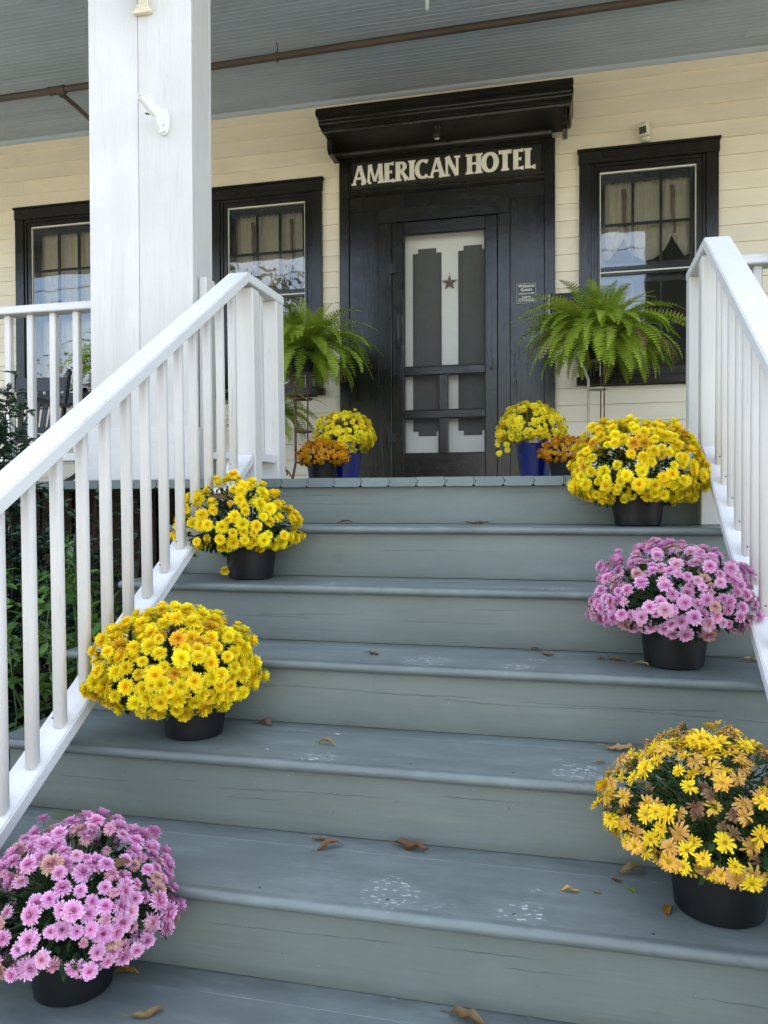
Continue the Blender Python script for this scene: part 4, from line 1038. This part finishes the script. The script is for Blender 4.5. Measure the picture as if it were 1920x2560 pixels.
def potmesh(rt, rb, h, style='nursery'):
    mb = MB()
    if style == 'nursery':
        prof = [(rb*.6, .006), (rb*.93, .0), (rb, .004), (rb+(rt-rb)*.45, h*.45), (rt*.965, h*.80), (rt*.97, h*.82), (rt*1.015, h*.83), (rt*1.02, h*.975), (rt*1.045, h*.98), (rt*1.045, h), (rt*.985, h), (rt*.95, h*.86), (rt*.4, h*.84)]
    else:
        prof = [(rb*.7, .004), (rb, .0), (rb*1.02, .012), (rt*.93, h*.76), (rt*.95, h*.79), (rt*1.02, h*.81), (rt*1.02, h*.93), (rt*1.07, h*.955), (rt*1.07, h), (rt*.95, h), (rt*.90, h*.88), (rt*.4, h*.87)]
    mb.lathe(prof, 40); return weld(mb.mesh('pot'), True, 32)
NP = potmesh(.098, .080, .152); FP = potmesh(.106, .089, .160); NPS = potmesh(.088, .070, .135); BPM = potmesh(.108, .076, .255, 'glazed')
FCOUNT = 0
def mum(label, loc, potme, potmat, ph, rt, dome, ups, low, fr, kinds, count, seed, xmin=-9, xmax=9, gapn=.12, leafn=1300, offx=0, offy=0, hang=(), pot_thing=False):
    rn = random.Random(seed); t = thing('potted_chrysanthemum', loc, label, 'potted flowers', 'chrysanthemums in pots')
    L0 = Vector(loc); put('pot', potme, potmat, t, mw=Matrix.Translation(loc) @ Matrix.Rotation(rn.random()*6, 4, 'Z'))
    sl = MB(); sl.lathe([(rt*.3, -.002), (rt*.93, 0), (rt*.5, .006), (.01, .008)], 20, (loc[0], loc[1], loc[2]+ph*.86)); put('soil', sl.mesh('soil', True), M['soil'], t)
    c = Vector((loc[0]+offx, loc[1]+offy, loc[2]+ph+.005))
    def surf(n_, k=1.0):
        lump = 1+.13*noise.noise(n_*2.6+Vector((seed, 0, 0)))+.07*noise.noise(n_*6+Vector((seed, 3, 0)))
        if n_.z >= 0: v = Vector((n_.x*dome, n_.y*dome*.96, n_.z*ups))
        else: v = Vector((n_.x*dome*(1+.1*n_.z), n_.y*dome*.96*(1+.1*n_.z), n_.z*low))
        v *= lump*k
        p = c+v
        p.x = max(xmin, min(xmax, p.x)); return p
    # heads on the crown
    pts = []; tries = 0; zmin = -1.0
    sep_ = fr*1.06
    while len(pts) < count and tries < count*60:
        tries += 1
        zz = rn.uniform(-.75, 1); aa = rn.uniform(0, 2*math.pi); q = math.sqrt(1-zz*zz); n_ = Vector((q*math.cos(aa), q*math.sin(aa), zz))
        gp = noise.noise(n_*3.1+Vector((seed*1.7, 5, 0)))
        if gp > .34-gapn: continue
        if zz < -.1 and rn.random() < .35: continue
        if n_.y > .45 and zz < .45 and rn.random() < .85: continue
        p = surf(n_, rn.uniform(.93, 1.04)+(.06 if rn.random() < .06 else 0))
        if all((p-o).length_squared > sep_*sep_ for o, _ in pts): pts.append((p, n_))
    for h_ in hang: pts.append((Vector(h_), Vector((0, -.8, .5)).normalized()))
    tot_w = sum(w_ for _, w_ in kinds)
    for p, n_ in pts:
        r_ = rn.random()*tot_w
        for key, w_ in kinds:
            r_ -= w_
            if r_ <= 0: break
        me = FM[key]; nn = Vector((n_.x/dome, n_.y/dome, n_.z/ups)).normalized()
        dr = (nn+Vector((rn.uniform(-.45, .45), rn.uniform(-.45, .45), rn.uniform(-.25, .45)))).normalized()
        sc_ = fr*rn.uniform(.68, 1.20)*(.85 if key.startswith(('dead', 'yelo0')) else 1)
        mw = Matrix.Translation(p) @ dr.to_track_quat('Z', 'Y').to_matrix().to_4x4() @ Matrix.Rotation(rn.random()*6.28, 4, 'Z') @ Matrix.Diagonal((sc_, sc_, sc_*rn.uniform(.85, 1.1), 1))
        put('flower', me, None, t, mw=mw)
    # leaves: a loose mass under the heads
    fo = MB()
    for i in range(leafn):
        zz = rn.uniform(-1, .95); aa = rn.uniform(0, 2*math.pi); q = math.sqrt(1-zz*zz); n_ = Vector((q*math.cos(aa), q*math.sin(aa), zz))
        p = surf(n_, rn.uniform(.40, .92)); d = (n_+Vector((rn.uniform(-.7, .7), rn.uniform(-.7, .7), rn.uniform(-.8, .5))))
        leafshape(fo, p, d, Vector((rn.uniform(-.6, .6), rn.uniform(-.6, .6), 1)), rn.uniform(.022, .038)*(fr/.026)**.5, .016)
    put('foliage', fo.mesh('foliage', False, False), M['mum_leaf'], t, kind='stuff')
    stm = MB(); core = Vector((loc[0], loc[1], loc[2]+ph*.85))
    for p, n_ in pts[::2]:
        mid = core.lerp(p, .5)+Vector((0, 0, .015)); stm.tube([core+Vector((n_.x, n_.y, 0))*.05, mid, p-n_*.005], [.0022, .0018, .0012], 4)
    put('stems', stm.mesh('stems', False, False), M['stem'], t, kind='stuff')
    return t
Y3 = [('yel0', 3), ('yel1', 3), ('yel2', 3)]
z_ = lambda k: -k*RISE+.001
mum('bright yellow chrysanthemum with leafy lower edge on the second step, beside the left rail', (-1.150, -.425, z_(2)), NP, M['pot'], .152, .098, .222, .205, .055, .0238, Y3+[('yelo0', .5)], 165, 3, xmin=-1.40, gapn=.06, leafn=1300, offx=-.055, hang=[(-1.365, -.62, -.335), (-1.205, -.535, -.345), (-1.35, -.50, -.20), (-1.10, -.56, -.245)])
mum('large golden yellow chrysanthemum on the fourth step down at the left rail', (-1.050, -1.078, z_(4)), NP, M['pot'], .152, .098, .232, .190, .085, .0243, Y3+[('yelo1', .8), ('yelo0', .4)], 296, 5, xmin=-1.290, gapn=-.16, offx=-.062)
mum('pink chrysanthemum nearest the camera at the lower left', (-1.045, -1.655, z_(6)), NP, M['pot'], .152, .098, .208, .180, .050, .0198, [('pink0', 2), ('pink1', 3), ('pink2', 3), ('pinkl0', .8), ('pinko0', .7), ('pinko1', .8), ('pinkl1', .3)], 298, 8, gapn=-.04, offx=.01)
mum('big rounded yellow chrysanthemum on the top step at the right rail', (.232, -.145, z_(1)), NP, M['pot'], .152, .098, .238, .225, .085, .0225, Y3+[('yelo1', .7), ('yelo0', .2)], 298, 13, xmax=.455, gapn=-.16)
mum('pink chrysanthemum on the third step down at the right rail', (.285, -.755, z_(3)), NP, M['pot'], .152, .098, .222, .190, .060, .0192, [('pink0', 2), ('pink1', 3), ('pink2', 2), ('pinkl0', 2.2), ('pinkl1', .7), ('pinko1', .6), ('pinko0', .3)], 298, 17, xmax=.50, gapn=-.06)
mum('withering yellow and tan daisy chrysanthemum at the lower right', (.300, -1.385, z_(5)), FP, M['pot'], .160, .104, .208, .200, .050, .0198, [('dz0', 3.0), ('dz1', 3.0), ('dz2', 2.6), ('dzt0', 1.3), ('dzt1', 1.3), ('dzm0', 1.2), ('dzm1', 1.2), ('dead0', .9), ('dead1', 1.1)], 298, 23, gapn=.0, leafn=1500, offx=-.02)
LM = [('lem0', 1), ('lem1', 1), ('lem2', 1)]; GD = [('gold0', 2), ('gold1', 2), ('gold2', 1), ('bronze0', .8)]
mum('lemon yellow chrysanthemum in a cobalt blue glazed pot left of the screen door', (-1.262, 1.2, .001), BPM, M['blue_glaze'], .255, .108, .165, .155, .10, .0185, LM, 290, 31, gapn=.0, leafn=420)
mum('small orange chrysanthemum in a black pot left of the screen door', (-1.325, .98, .001), NPS, M['pot'], .135, .088, .135, .090, .05, .0205, GD, 150, 33, gapn=.05, leafn=260)
mum('lemon yellow chrysanthemum in a cobalt blue glazed pot right of the screen door', (-.192, 1.2, .001), BPM, M['blue_glaze'], .255, .108, .175, .160, .05, .0185, LM, 290, 35, gapn=.0, leafn=420, offx=-.02, hang=[(-.385, 1.10, .20), (-.385, 1.12, .225), (-.38, 1.10, .25), (-.33, 1.06, .17), (-.335, 1.07, .20), (-.375, 1.08, .155)])
mum('small orange chrysanthemum in a dark pot right of the blue pot', (-.030, 1.0, .001), NPS, M['pot'], .135, .088, .125, .085, .05, .0205, GD, 140, 37, gapn=.05, leafn=260)

# ================================================================ FERNS ON PLANT STANDS
def frond(el0, el1, L_, wmax, seed):
    rn = random.Random(seed); n = 27; mb = MB(); pts = []; x = z = 0.0
    for i in range(n+1):
        s_ = i/n; e_ = R(el0+(el1-el0)*s_**1.15); pts.append(Vector((x, .012*math.sin(s_*3+seed), z))); x += L_/n*math.cos(e_); z += L_/n*math.sin(e_)
    mb.tube(pts[::3], [.0016*(1-.7*i/14) for i in range(len(pts[::3]))], 3)
    for i in range(3, n):
        s_ = i/n; w_ = wmax*min(1, (s_*3.2)**.7)*(1-max(0, (s_-.55)/.45)**1.5*.92)
        d = (pts[i+1]-pts[i]).normalized(); side = Vector((0, 1, 0)); nrm = d.cross(side)*-1
        for sg_ in (-1, 1):
            dir_ = (side*sg_+d*.30-nrm*(.12+rn.uniform(-.12, .12))).normalized(); l_ = w_*rn.uniform(.9, 1.08); hw = L_/n*.40
            b0 = pts[i]; m1_ = b0+dir_*l_*.45; tp = b0+dir_*l_+d*.002-nrm*l_*.12
            mb.add([b0-d*hw*.8, b0+d*hw*.9, m1_+d*hw*.85, m1_-d*hw*.65, tp], [(0, 1, 2, 3), (3, 2, 4)])
    return mb.mesh('frond', False, False)
FV = []
for i, (a, b, l_) in enumerate([(84, 40, .34), (74, 5, .42), (64, -25, .50), (52, -40, .54), (40, -55, .54), (30, -68, .52), (20, -78, .50), (10, -84, .46), (56, -80, .50), (0, -88, .42), (-15, -89, .36), (34, -25, .54)]):
    me = frond(a, b, l_*.94, .050, i); me.materials.append(M['fern']); FV.append(me)
DRYF = FV[6].copy(); DRYF.materials.clear(); DRYF.materials.append(M['dry2'])
def stand(loc, top, r_, metal, metal2, label, seed):
    t = thing('plant_stand', loc, label, 'plant stand', 'tall ring plant stands'); lx, ly = loc[0], loc[1]
    for i in range(3):
        a = R(200+120*i+seed); ca, sa = math.cos(a), math.sin(a)
        pts = [(lx+ca*r_*q, ly+sa*r_*q, zz) for q, zz in ((1.9, .004), (1.55, .03), (1.25, .10), (1.0, .18), (1.0, .40), (1.0, .64), (1.02, .69), (1.15, .72), (1.5, .76), (1.7, .80)) if i or q < 1.01 or zz < .2 or zz == .69 or zz == .80]
        put('leg', weld(MB().tube(pts, .0095 if i == 0 else .0045, 8).mesh('leg')), metal2 if i == 0 else metal, t)
    for zz in (.40, .63, .18):
        e = MB(); e.lathe([(r_*.8, -.006), (r_*1.04, -.006), (r_*1.04, .006), (r_*.8, .006)], 24, (lx, ly, zz)); put('ring_shelf', e.mesh('ring'), metal2, t)
    e = MB(); e.tube([(lx+r_*1.7*math.cos(q*math.pi/12), ly+r_*1.7*math.sin(q*math.pi/12), top) for q in range(24)], .004, 6, closed=True); put('pot_ring', e.mesh('pot_ring'), metal, t)
    return t
def fern(loc, count, sc_, label, seed, azr=None, sel=None):
    rn = random.Random(seed); t = thing('potted_fern', loc, label, 'fern', 'Boston ferns on the porch')
    e = MB(); e.lathe([(.05, -.17), (.068, -.17), (.095, -.02), (.10, -.015), (.10, 0), (.088, 0), (.085, -.02), (.03, -.022)], 28, loc); put('pot', weld(e.mesh('pot')), M['pot'], t)
    for i in range(count):
        q = (i+.5)/count; az = i*2.39996+rn.uniform(-.3, .3)
        k = min(len(FV)-1, int((q**.95)*11)) if rn.random() < .7 else rn.randrange(len(FV))
        if sel: k = rn.choice(sel)
        s_ = sc_*rn.uniform(.82, 1.12)
        mw = Matrix.Translation((loc[0]+.045*math.cos(az)*(1.2-q*.3), loc[1]+.045*math.sin(az), loc[2]-.015)) @ Matrix.Rotation(az, 4, 'Z') @ Matrix.Rotation(rn.uniform(-.25, .25), 4, 'X') @ Matrix.Diagonal((s_, s_*rn.uniform(.95, 1.2), s_, 1))
        put('frond', DRYF if rn.random() < .03 else FV[k], None, t, mw=mw)
    return t
stand((-1.855, 2.2, 0), .80, .058, M['iron_rust'], M['iron_rust'], 'rusty iron plant stand with ring shelves left of the door', 0)
stand((.165, 2.2, 0), .80, .060, M['iron_rust'], M['peel'], 'plant stand with peeling cream leg and ring shelves right of the door', -10)
fern((-1.86, 2.2, .985), 165, 1.10, 'green Boston fern arching over the stand left of the door', 41)
fern((.185, 2.2, .985), 200, 1.13, 'large green Boston fern spreading in front of the right window', 43)
ls = thing('low_plant_stand', (-2.17, 2.35, 0), 'low iron plant stand with scrolled feet behind the left newel post', 'plant stand')
for i in range(3):
    a = R(10+120*i); ca, sa = math.cos(a), math.sin(a)
    pts = [(-2.17+ca*q, 2.35+sa*q, zz) for q, zz in ((.17, .004), (.165, .08), (.13, .13), (.09, .12), (.10, .09), (.13, .10), (.10, .20), (.07, .30), (.09, .385))]
    put('leg', weld(MB().tube(pts, .006, 8).mesh('leg')), M['iron_rust'], ls)
e = MB(); e.tube([(-2.17+.088*math.cos(q*math.pi/12), 2.35+.088*math.sin(q*math.pi/12), .39) for q in range(24)], .004, 6, closed=True); put('pot_ring', e.mesh('pot_ring'), M['iron_rust'], ls)
fern((-2.17, 2.35, .56), 62, .86, 'smaller green fern low behind the left newel post', 45)
stand((-3.20, 2.2, 0), .80, .058, M['iron_rust'], M['iron_rust'], 'iron plant stand mostly hidden behind the left column', 20)
fern((-3.24, 2.2, .93), 80, 1.05, 'green fern mostly hidden behind the left column', 47)

# ================================================================ SHRUBS LEFT OF THE STEPS
def leafmesh(kind, L_, wd, mat, seed):
    mb = MB(); leafshape(mb, Vector((0, 0, 0)), Vector((1, 0, 0)), Vector((0, 0, 1)), L_, wd, kind); me = mb.mesh('leaf', False, False); me.materials.append(mat); me.shade_smooth(); return me
HL = [leafmesh('holly', .038, .024, M['holly'], i) for i in range(2)]; PL = [leafmesh('oval', .055, .026, M['peren'], 0), leafmesh('oval', .045, .018, M['peren'], 1)]
def shrub(label, c, rad, nst, leaves, per, mat, nbig, seed, kind, name='holly_shrub', cat='shrub', group='evergreen shrubs beside the steps'):
    rn = random.Random(seed); t = thing(name, (c[0], c[1], GZ+.05), label, cat, group)
    br = MB(); spots = []
    for i in range(nst):
        a = rn.random()*6.28; q = math.sqrt(rn.random()); top = Vector((c[0]+rad[0]*q*math.cos(a), c[1]+rad[1]*q*math.sin(a), c[2]+rad[2]*(rn.uniform(.3, 1)-.35*q)))
        bs = Vector((c[0]+rad[0]*.25*q*math.cos(a), c[1]+rad[1]*.25*q*math.sin(a), GZ+.05)); pts = []
        for k in range(7):
            s_ = k/6; p = bs.lerp(top, s_)+Vector((noise.noise(Vector((i, s_*3, 0))), noise.noise(Vector((i, s_*3, 9))), 0))*.07*math.sin(s_*math.pi); pts.append(p)
        br.tube(pts, [.006*(1-.75*k/6) for k in range(7)], 5)
        for k in range(per):
            s_ = rn.uniform(.22, 1.0); f_ = s_*6; k0 = min(5, int(f_)); p = pts[k0].lerp(pts[k0+1], f_-k0)
            d = Vector((rn.uniform(-1, 1), rn.uniform(-1, 1), rn.uniform(-.2, .9))).normalized(); tw_ = rn.uniform(.02, .11)
            br.tube([p, p+d*tw_], [.0018, .001], 3)
            for j in range(4):
                pp_ = p+d*tw_*(.4+.2*j); dd = (d*.5+Vector((rn.uniform(-1, 1), rn.uniform(-1, 1), rn.uniform(-.5, .6)))).normalized(); spots.append((pp_, dd))
    put('branches', br.mesh('branches', False, False), mat, t, kind='stuff')
    cam_p = Vector((0, -3.14, -.1)); rn.shuffle(spots)
    spots.sort(key=lambda s_: (s_[0]-cam_p).length+rn.uniform(-.15, .15))
    for p, d in spots[:nbig]:
        q = d.to_track_quat('X', 'Z'); s_ = rn.uniform(.75, 1.25)
        put('leaf', rn.choice(leaves), None, t, mw=Matrix.Translation(p) @ q.to_matrix().to_4x4() @ Matrix.Rotation(rn.uniform(-.9, .9), 4, 'X') @ Matrix.Diagonal((s_, s_, s_, 1)))
    rest = MB()
    for p, d in spots[nbig:]: leafshape(rest, p, d, Vector((rn.uniform(-.6, .6), rn.uniform(-.6, .6), 1)), (.036 if kind == 'holly' else .05)*rn.uniform(.7, 1.2), .022, kind)
    put('foliage', rest.mesh('foliage', False, False), leaves[0].materials[0], t, kind='stuff')
    return t
shrub('dark glossy holly shrub rising in front of the porch railing at the left edge', (-2.30, -.36, -.38), (.20, .16, 1.0), 46, HL, 44, M['twig'], 290, 51, 'holly')
shrub('dark holly shrub low behind the left balusters, below the column', (-1.92, -.28, -.70), (.38, .26, .76), 34, HL, 34, M['twig'], 290, 53, 'holly')
shrub('dark holly shrub in the bed beside the lower left balusters', (-2.25, -1.0, -.80), (.50, .40, .70), 34, HL, 34, M['twig'], 260, 54, 'holly')
for i, (px, py, pz, sd_2, lb) in enumerate([(-1.78, -.75, -.62, 61, 'light green leafy plant growing tall behind the middle left balusters'), (-1.85, -1.25, -.95, 63, 'light green leafy plant low behind the lower left balusters'), (-1.72, -.35, -.55, 65, 'light green leafy plant close to the porch edge behind the balusters'), (-2.05, -1.55, -1.05, 67, 'light green leafy plant at the front of the planting bed')]):
    shrub(lb, (px, py, pz), (.24, .24, .46), 14, PL, 14, M['stem'], 200, sd_2, 'oval', 'leafy_plant', 'plant', 'light green plants in the bed beside the steps')

# ================================================================ FALLEN LEAVES
def dryleaf(seed, L_, curl):
    rn = random.Random(seed); mb = MB(); n = 10; vs = []; k2 = rn.uniform(.3, .6)
    for i in range(n+1):
        s_ = i/n; w_ = .30*math.sin(math.pi*min(1, s_*.97+.02))**.8*(1-.35*s_)*(1+.15*noise.noise(Vector((s_*9, seed, 0))))
        zc = curl*.16*math.sin(s_*math.pi)*(1 if seed % 2 else -.3)+.13*noise.noise(Vector((s_*3.5, seed*1.3, 3)))
        yb = .10*math.sin(s_*2.5+seed)
        for j in (-1, -.5, 0, .5, 1):
            vs.append(((s_-.5)*L_, (yb+w_*j*(1-.35*curl*abs(j)))*L_, L_*(zc+curl*k2*w_*j*j+.03+.075*noise.noise(Vector((s_*9, j*1.7, seed))))))
    fs = [(i*5+j, (i+1)*5+j, (i+1)*5+j+1, i*5+j+1) for i in range(n) for j in range(4)]
    mb.add(vs, fs); mb.tube([(-.5*L_, vs[2][1], vs[2][2]), (-.62*L_, vs[2][1]+.02*L_, vs[2][2]+.02*L_), (-.74*L_, vs[2][1]-.01*L_, .004)], L_*.012, 4)
    zz = min(v[2] for v in mb.v); mb.v = [(v[0], v[1], v[2]-zz) for v in mb.v]
    return mb.mesh('leaf', True, False)
LV = [(1, -.902, -.03, .073, 'dry2', 20, 'tan dry leaf at the left of the top step'), (1, -.357, -.06, .095, 'dry1', 5, 'long brown leaf at the middle of the top step'),
 (2, -.584, -.33, .017, 'dry3', 0, 'tiny yellow leaf scrap on the second step'), (3, -.594, -.795, .045, 'dry1', -8, 'brown leaf at the left of the third step'),
 (3, -.115, -.625, .044, 'dry1', 10, 'small brown leaf against the riser on the third step'), (3, -.073, -.69, .055, 'dry1', -25, 'orange brown curled leaf just in front of the small one on the third step'),
 (3, .085, -.715, .036, 'dry2', 60, 'tan leaf tip left of the pink pot on the third step'), (3, .128, -.725, .060, 'dry2', -20, 'folded tan leaf beside the pink pot on the third step'), (3, .192, -.785, .052, 'dry2', -35, 'curled tan leaf touching the pink pot on the third step'), (3, .520, -.66, .070, 'dry2', 0, 'long tan leaf at the right end of the third step'),
 (4, -.885, -.955, .064, 'dry1', -15, 'brown leaf against the riser right of the golden mum'), (4, -1.0, -1.04, .022, 'dry1', 30, 'tiny dark leaf scrap right of the golden mum pot'), (4, -.647, -1.095, .055, 'dry2', -6, 'tan brown leaf on the fourth step above the footprint'), (4, .130, -.965, .100, 'dry2', 6, 'long pale leaf against the riser behind the withering mum'), (4, .069, -1.088, .028, 'dry1', 10, 'small brown curled leaf near the right footprint on the fourth step'),
 (5, -.615, -1.262, .046, 'dry2', 8, 'light tan leaf of the pair on the fifth step'), (5, -.575, -1.300, .068, 'dry1', 35, 'brown leaf of the pair on the fifth step'), (5, -.383, -1.263, .095, 'dry1', -8, 'dark brown curled leaf in the middle of the fifth step'), (5, -.003, -1.386, .040, 'dry3', 10, 'bright orange leaf on the fifth step'), (5, .054, -1.379, .020, 'dry1', -10, 'tiny pale scrap of leaf right of the orange one'),
 (5, .135, -1.262, .070, 'dry2', 25, 'olive tan leaf with a stem behind the withering mum pot'), (5, .098, -1.315, .030, 'dry1', -40, 'dark crumpled leaf left of the withering mum pot'), (5, .126, -1.350, .028, 'dry4', -60, 'green yellow leaf left of the withering mum pot'), (5, .196, -1.425, .050, 'dry3', 80, 'orange brown leaf curled against the withering mum pot'),
 (6, -.955, -1.59, .055, 'dry3', 20, 'orange brown leaf right of the front pink mum pot'), (6, -.838, -1.705, .066, 'dry2', 40, 'curled tan leaf at the bottom edge left of centre'), (6, -.201, -1.575, .082, 'dry2', -20, 'curved tan leaf at the bottom edge right of centre'), (6, -.095, -1.585, .060, 'dry2', -15, 'spotted yellow tan leaf at the bottom edge, right of the curved one'),
 (2, -1.19, -.515, .03, 'dry3', 70, 'orange scrap of leaf at the foot of the upper left pot')]
for i, (k, x, y, l_, mt, rz, lb) in enumerate(LV):
    me = dryleaf(i+3, l_, .9 if mt != 'dry4' else .25)
    put('fallen_leaf', me, M[mt], None, mw=Matrix.Translation((x, y, -k*RISE+.0004)) @ Matrix.Rotation(R(rz), 4, 'Z'), label=lb, cat='leaf', group='fallen leaves on the steps')
for (x, y, z, l_, mt, rx, rz, lb) in ((-1.215, -.56, -.085, .060, 'dry1', 50, 20, 'brown leaf caught in the upper left yellow mum'), (-.905, -1.70, -.845, .055, 'dry1', 40, 70, 'brown leaf caught in the front pink mum'), (.27, -.86, -.232, .060, 'dry2', 20, -40, 'tan leaf lying on top of the right pink mum')):
    put('fallen_leaf', dryleaf(int(rz*3)+99, l_, .8), M[mt], None, mw=Matrix.Translation((x, y, z)) @ Matrix.Rotation(R(rz), 4, 'Z') @ Matrix.Rotation(R(rx), 4, 'X'), label=lb, cat='leaf', group='leaves caught in the flowers')
# paper scraps
for (k, x, y, l_, c_, lb) in ((4, -.645, -1.00, .014, 'white_plastic', 'tiny white paper curl on the fourth step below the riser'), (4, -.79, -1.17, .008, 'white_plastic', 'tiny white paper square on the fourth step')):
    put('paper_scrap', dryleaf(k*7+int(l_*1000), l_, .8), M[c_], None, mw=Matrix.Translation((x, y, -k*RISE+.0004)), label=lb, cat='paper scrap')

# ================================================================ STREET SIDE (seen in the window glass)
def tree(x, y, h, rad, mat, seed, label, n=2600):
    rn = random.Random(seed); t = thing('street_tree', (x, y, GZ), label, 'tree', 'autumn trees across the street')
    tr = MB(); tr.tube([(x, y, GZ), (x+.1, y, GZ+h*.3), (x, y+.1, GZ+h*.6), (x+.1, y, GZ+h*.85)], [.22, .16, .11, .04], 8)
    tips = []
    for i in range(14):
        a = rn.random()*6.28; z0 = GZ+h*rn.uniform(.28, .75); e_ = Vector((x+rad*.75*math.cos(a)*rn.uniform(.5, 1.1), y+rad*.75*math.sin(a)*rn.uniform(.5, 1.1), z0+h*rn.uniform(.05, .28)))
        tr.tube([(x, y, z0), ((x+e_.x)/2, (y+e_.y)/2, (z0+e_.z)/2+.2), tuple(e_)], [.06, .035, .012], 5); tips.append(e_)
    put('trunk', tr.mesh('trunk', False, False), M['bark'], t)
    cr_ = MB()
    clumps = tips+[Vector((x+rn.gauss(0, rad*.45), y+rn.gauss(0, rad*.45), GZ+h*rn.uniform(.45, .97))) for _ in range(26)]
    for i in range(n):
        c = rn.choice(clumps); p = c+Vector((rn.gauss(0, 1), rn.gauss(0, 1), rn.gauss(0, .7)))*rad*.20
        s_ = rn.uniform(.06, .13); d1 = Vector((rn.gauss(0, 1), rn.gauss(0, 1), rn.gauss(0, 1))).normalized(); d2 = d1.orthogonal().normalized()
        cr_.add([p, p+d1*s_+d2*s_*.6, p+d1*s_*2, p+d1*s_-d2*s_*.6], [(0, 1, 2, 3)])
    put('crown', cr_.mesh('crown', False, False), mat, t, kind='stuff')
for i, (x, y, h, r_, mt, lb) in enumerate([(-9.8, -14.5, 8.6, 2.6, 'tree_b', 'tall grey brown tree across the street, its top reflected in the middle window'), (-7.2, -20.5, 7.2, 3.0, 'tree_y', 'golden yellow tree reflected low in the middle window'), (-14.0, -22, 7.4, 3.2, 'tree_y', 'yellow tree further left across the street'), (-18.5, -20, 6.4, 3.2, 'tree_b', 'brown tree reflected low in the left window'), (1.6, -21, 6.9, 2.6, 'tree_y', 'yellow tree reflected low in the right window'), (-3.0, -24, 6.2, 3.0, 'tree_b', 'brown tree straight across the street'), (6.5, -22, 7.5, 3.2, 'tree_y', 'broad yellow tree across the street to the right'), (-25, -22, 7.5, 3.5, 'tree_b', 'brown tree far left across the street'), (13, -21, 7.0, 3.4, 'tree_b', 'brown tree far right across the street'), (-10.5, -27, 8.2, 3.8, 'tree_b', 'brown tree in the second row behind the tall grey brown one'), (-22, -28, 9.0, 4.4, 'tree_y', 'yellow tree in the second row far left'), (-32, -27, 9.5, 4.6, 'tree_b', 'large brown tree at the far left end of the second row'), (-17, -27, 8.6, 4.0, 'tree_b', 'brown tree in the second row left of centre')]):
    tree(x, y, h, r_, M[mt], 80+i, lb)
for (x, lb) in ((-24, 'wooden utility pole at the left end of the street'), (20, 'wooden utility pole at the right end of the street')):
    up2 = thing('utility_pole', (x, -12, GZ), lb, 'utility pole', 'utility poles along the street')
    put('pole', MB().tube([(x, -12, GZ), (x, -12, 7.2)], [.15, .11], 10).mesh('pole'), M['bark'], up2); put('crossarm', MB().box(x-.06, x+.06, -12.8, -11.2, 6.6, 6.72).mesh('arm'), M['bark'], up2)
for (z, y, lb) in ((6.75, -11.3, 'topmost power line over the street'), (6.42, -12, 'middle power line over the street'), (6.12, -12.6, 'lowest power line over the street')):
    pts = [(-24+44*i/16, y, z+.0022*((i-8)**2)-.14) for i in range(17)]
    put('power_line', MB().tube(pts, .014, 5).mesh('wire'), M['wire'], None, label=lb, cat='cable', group='power lines along the street')
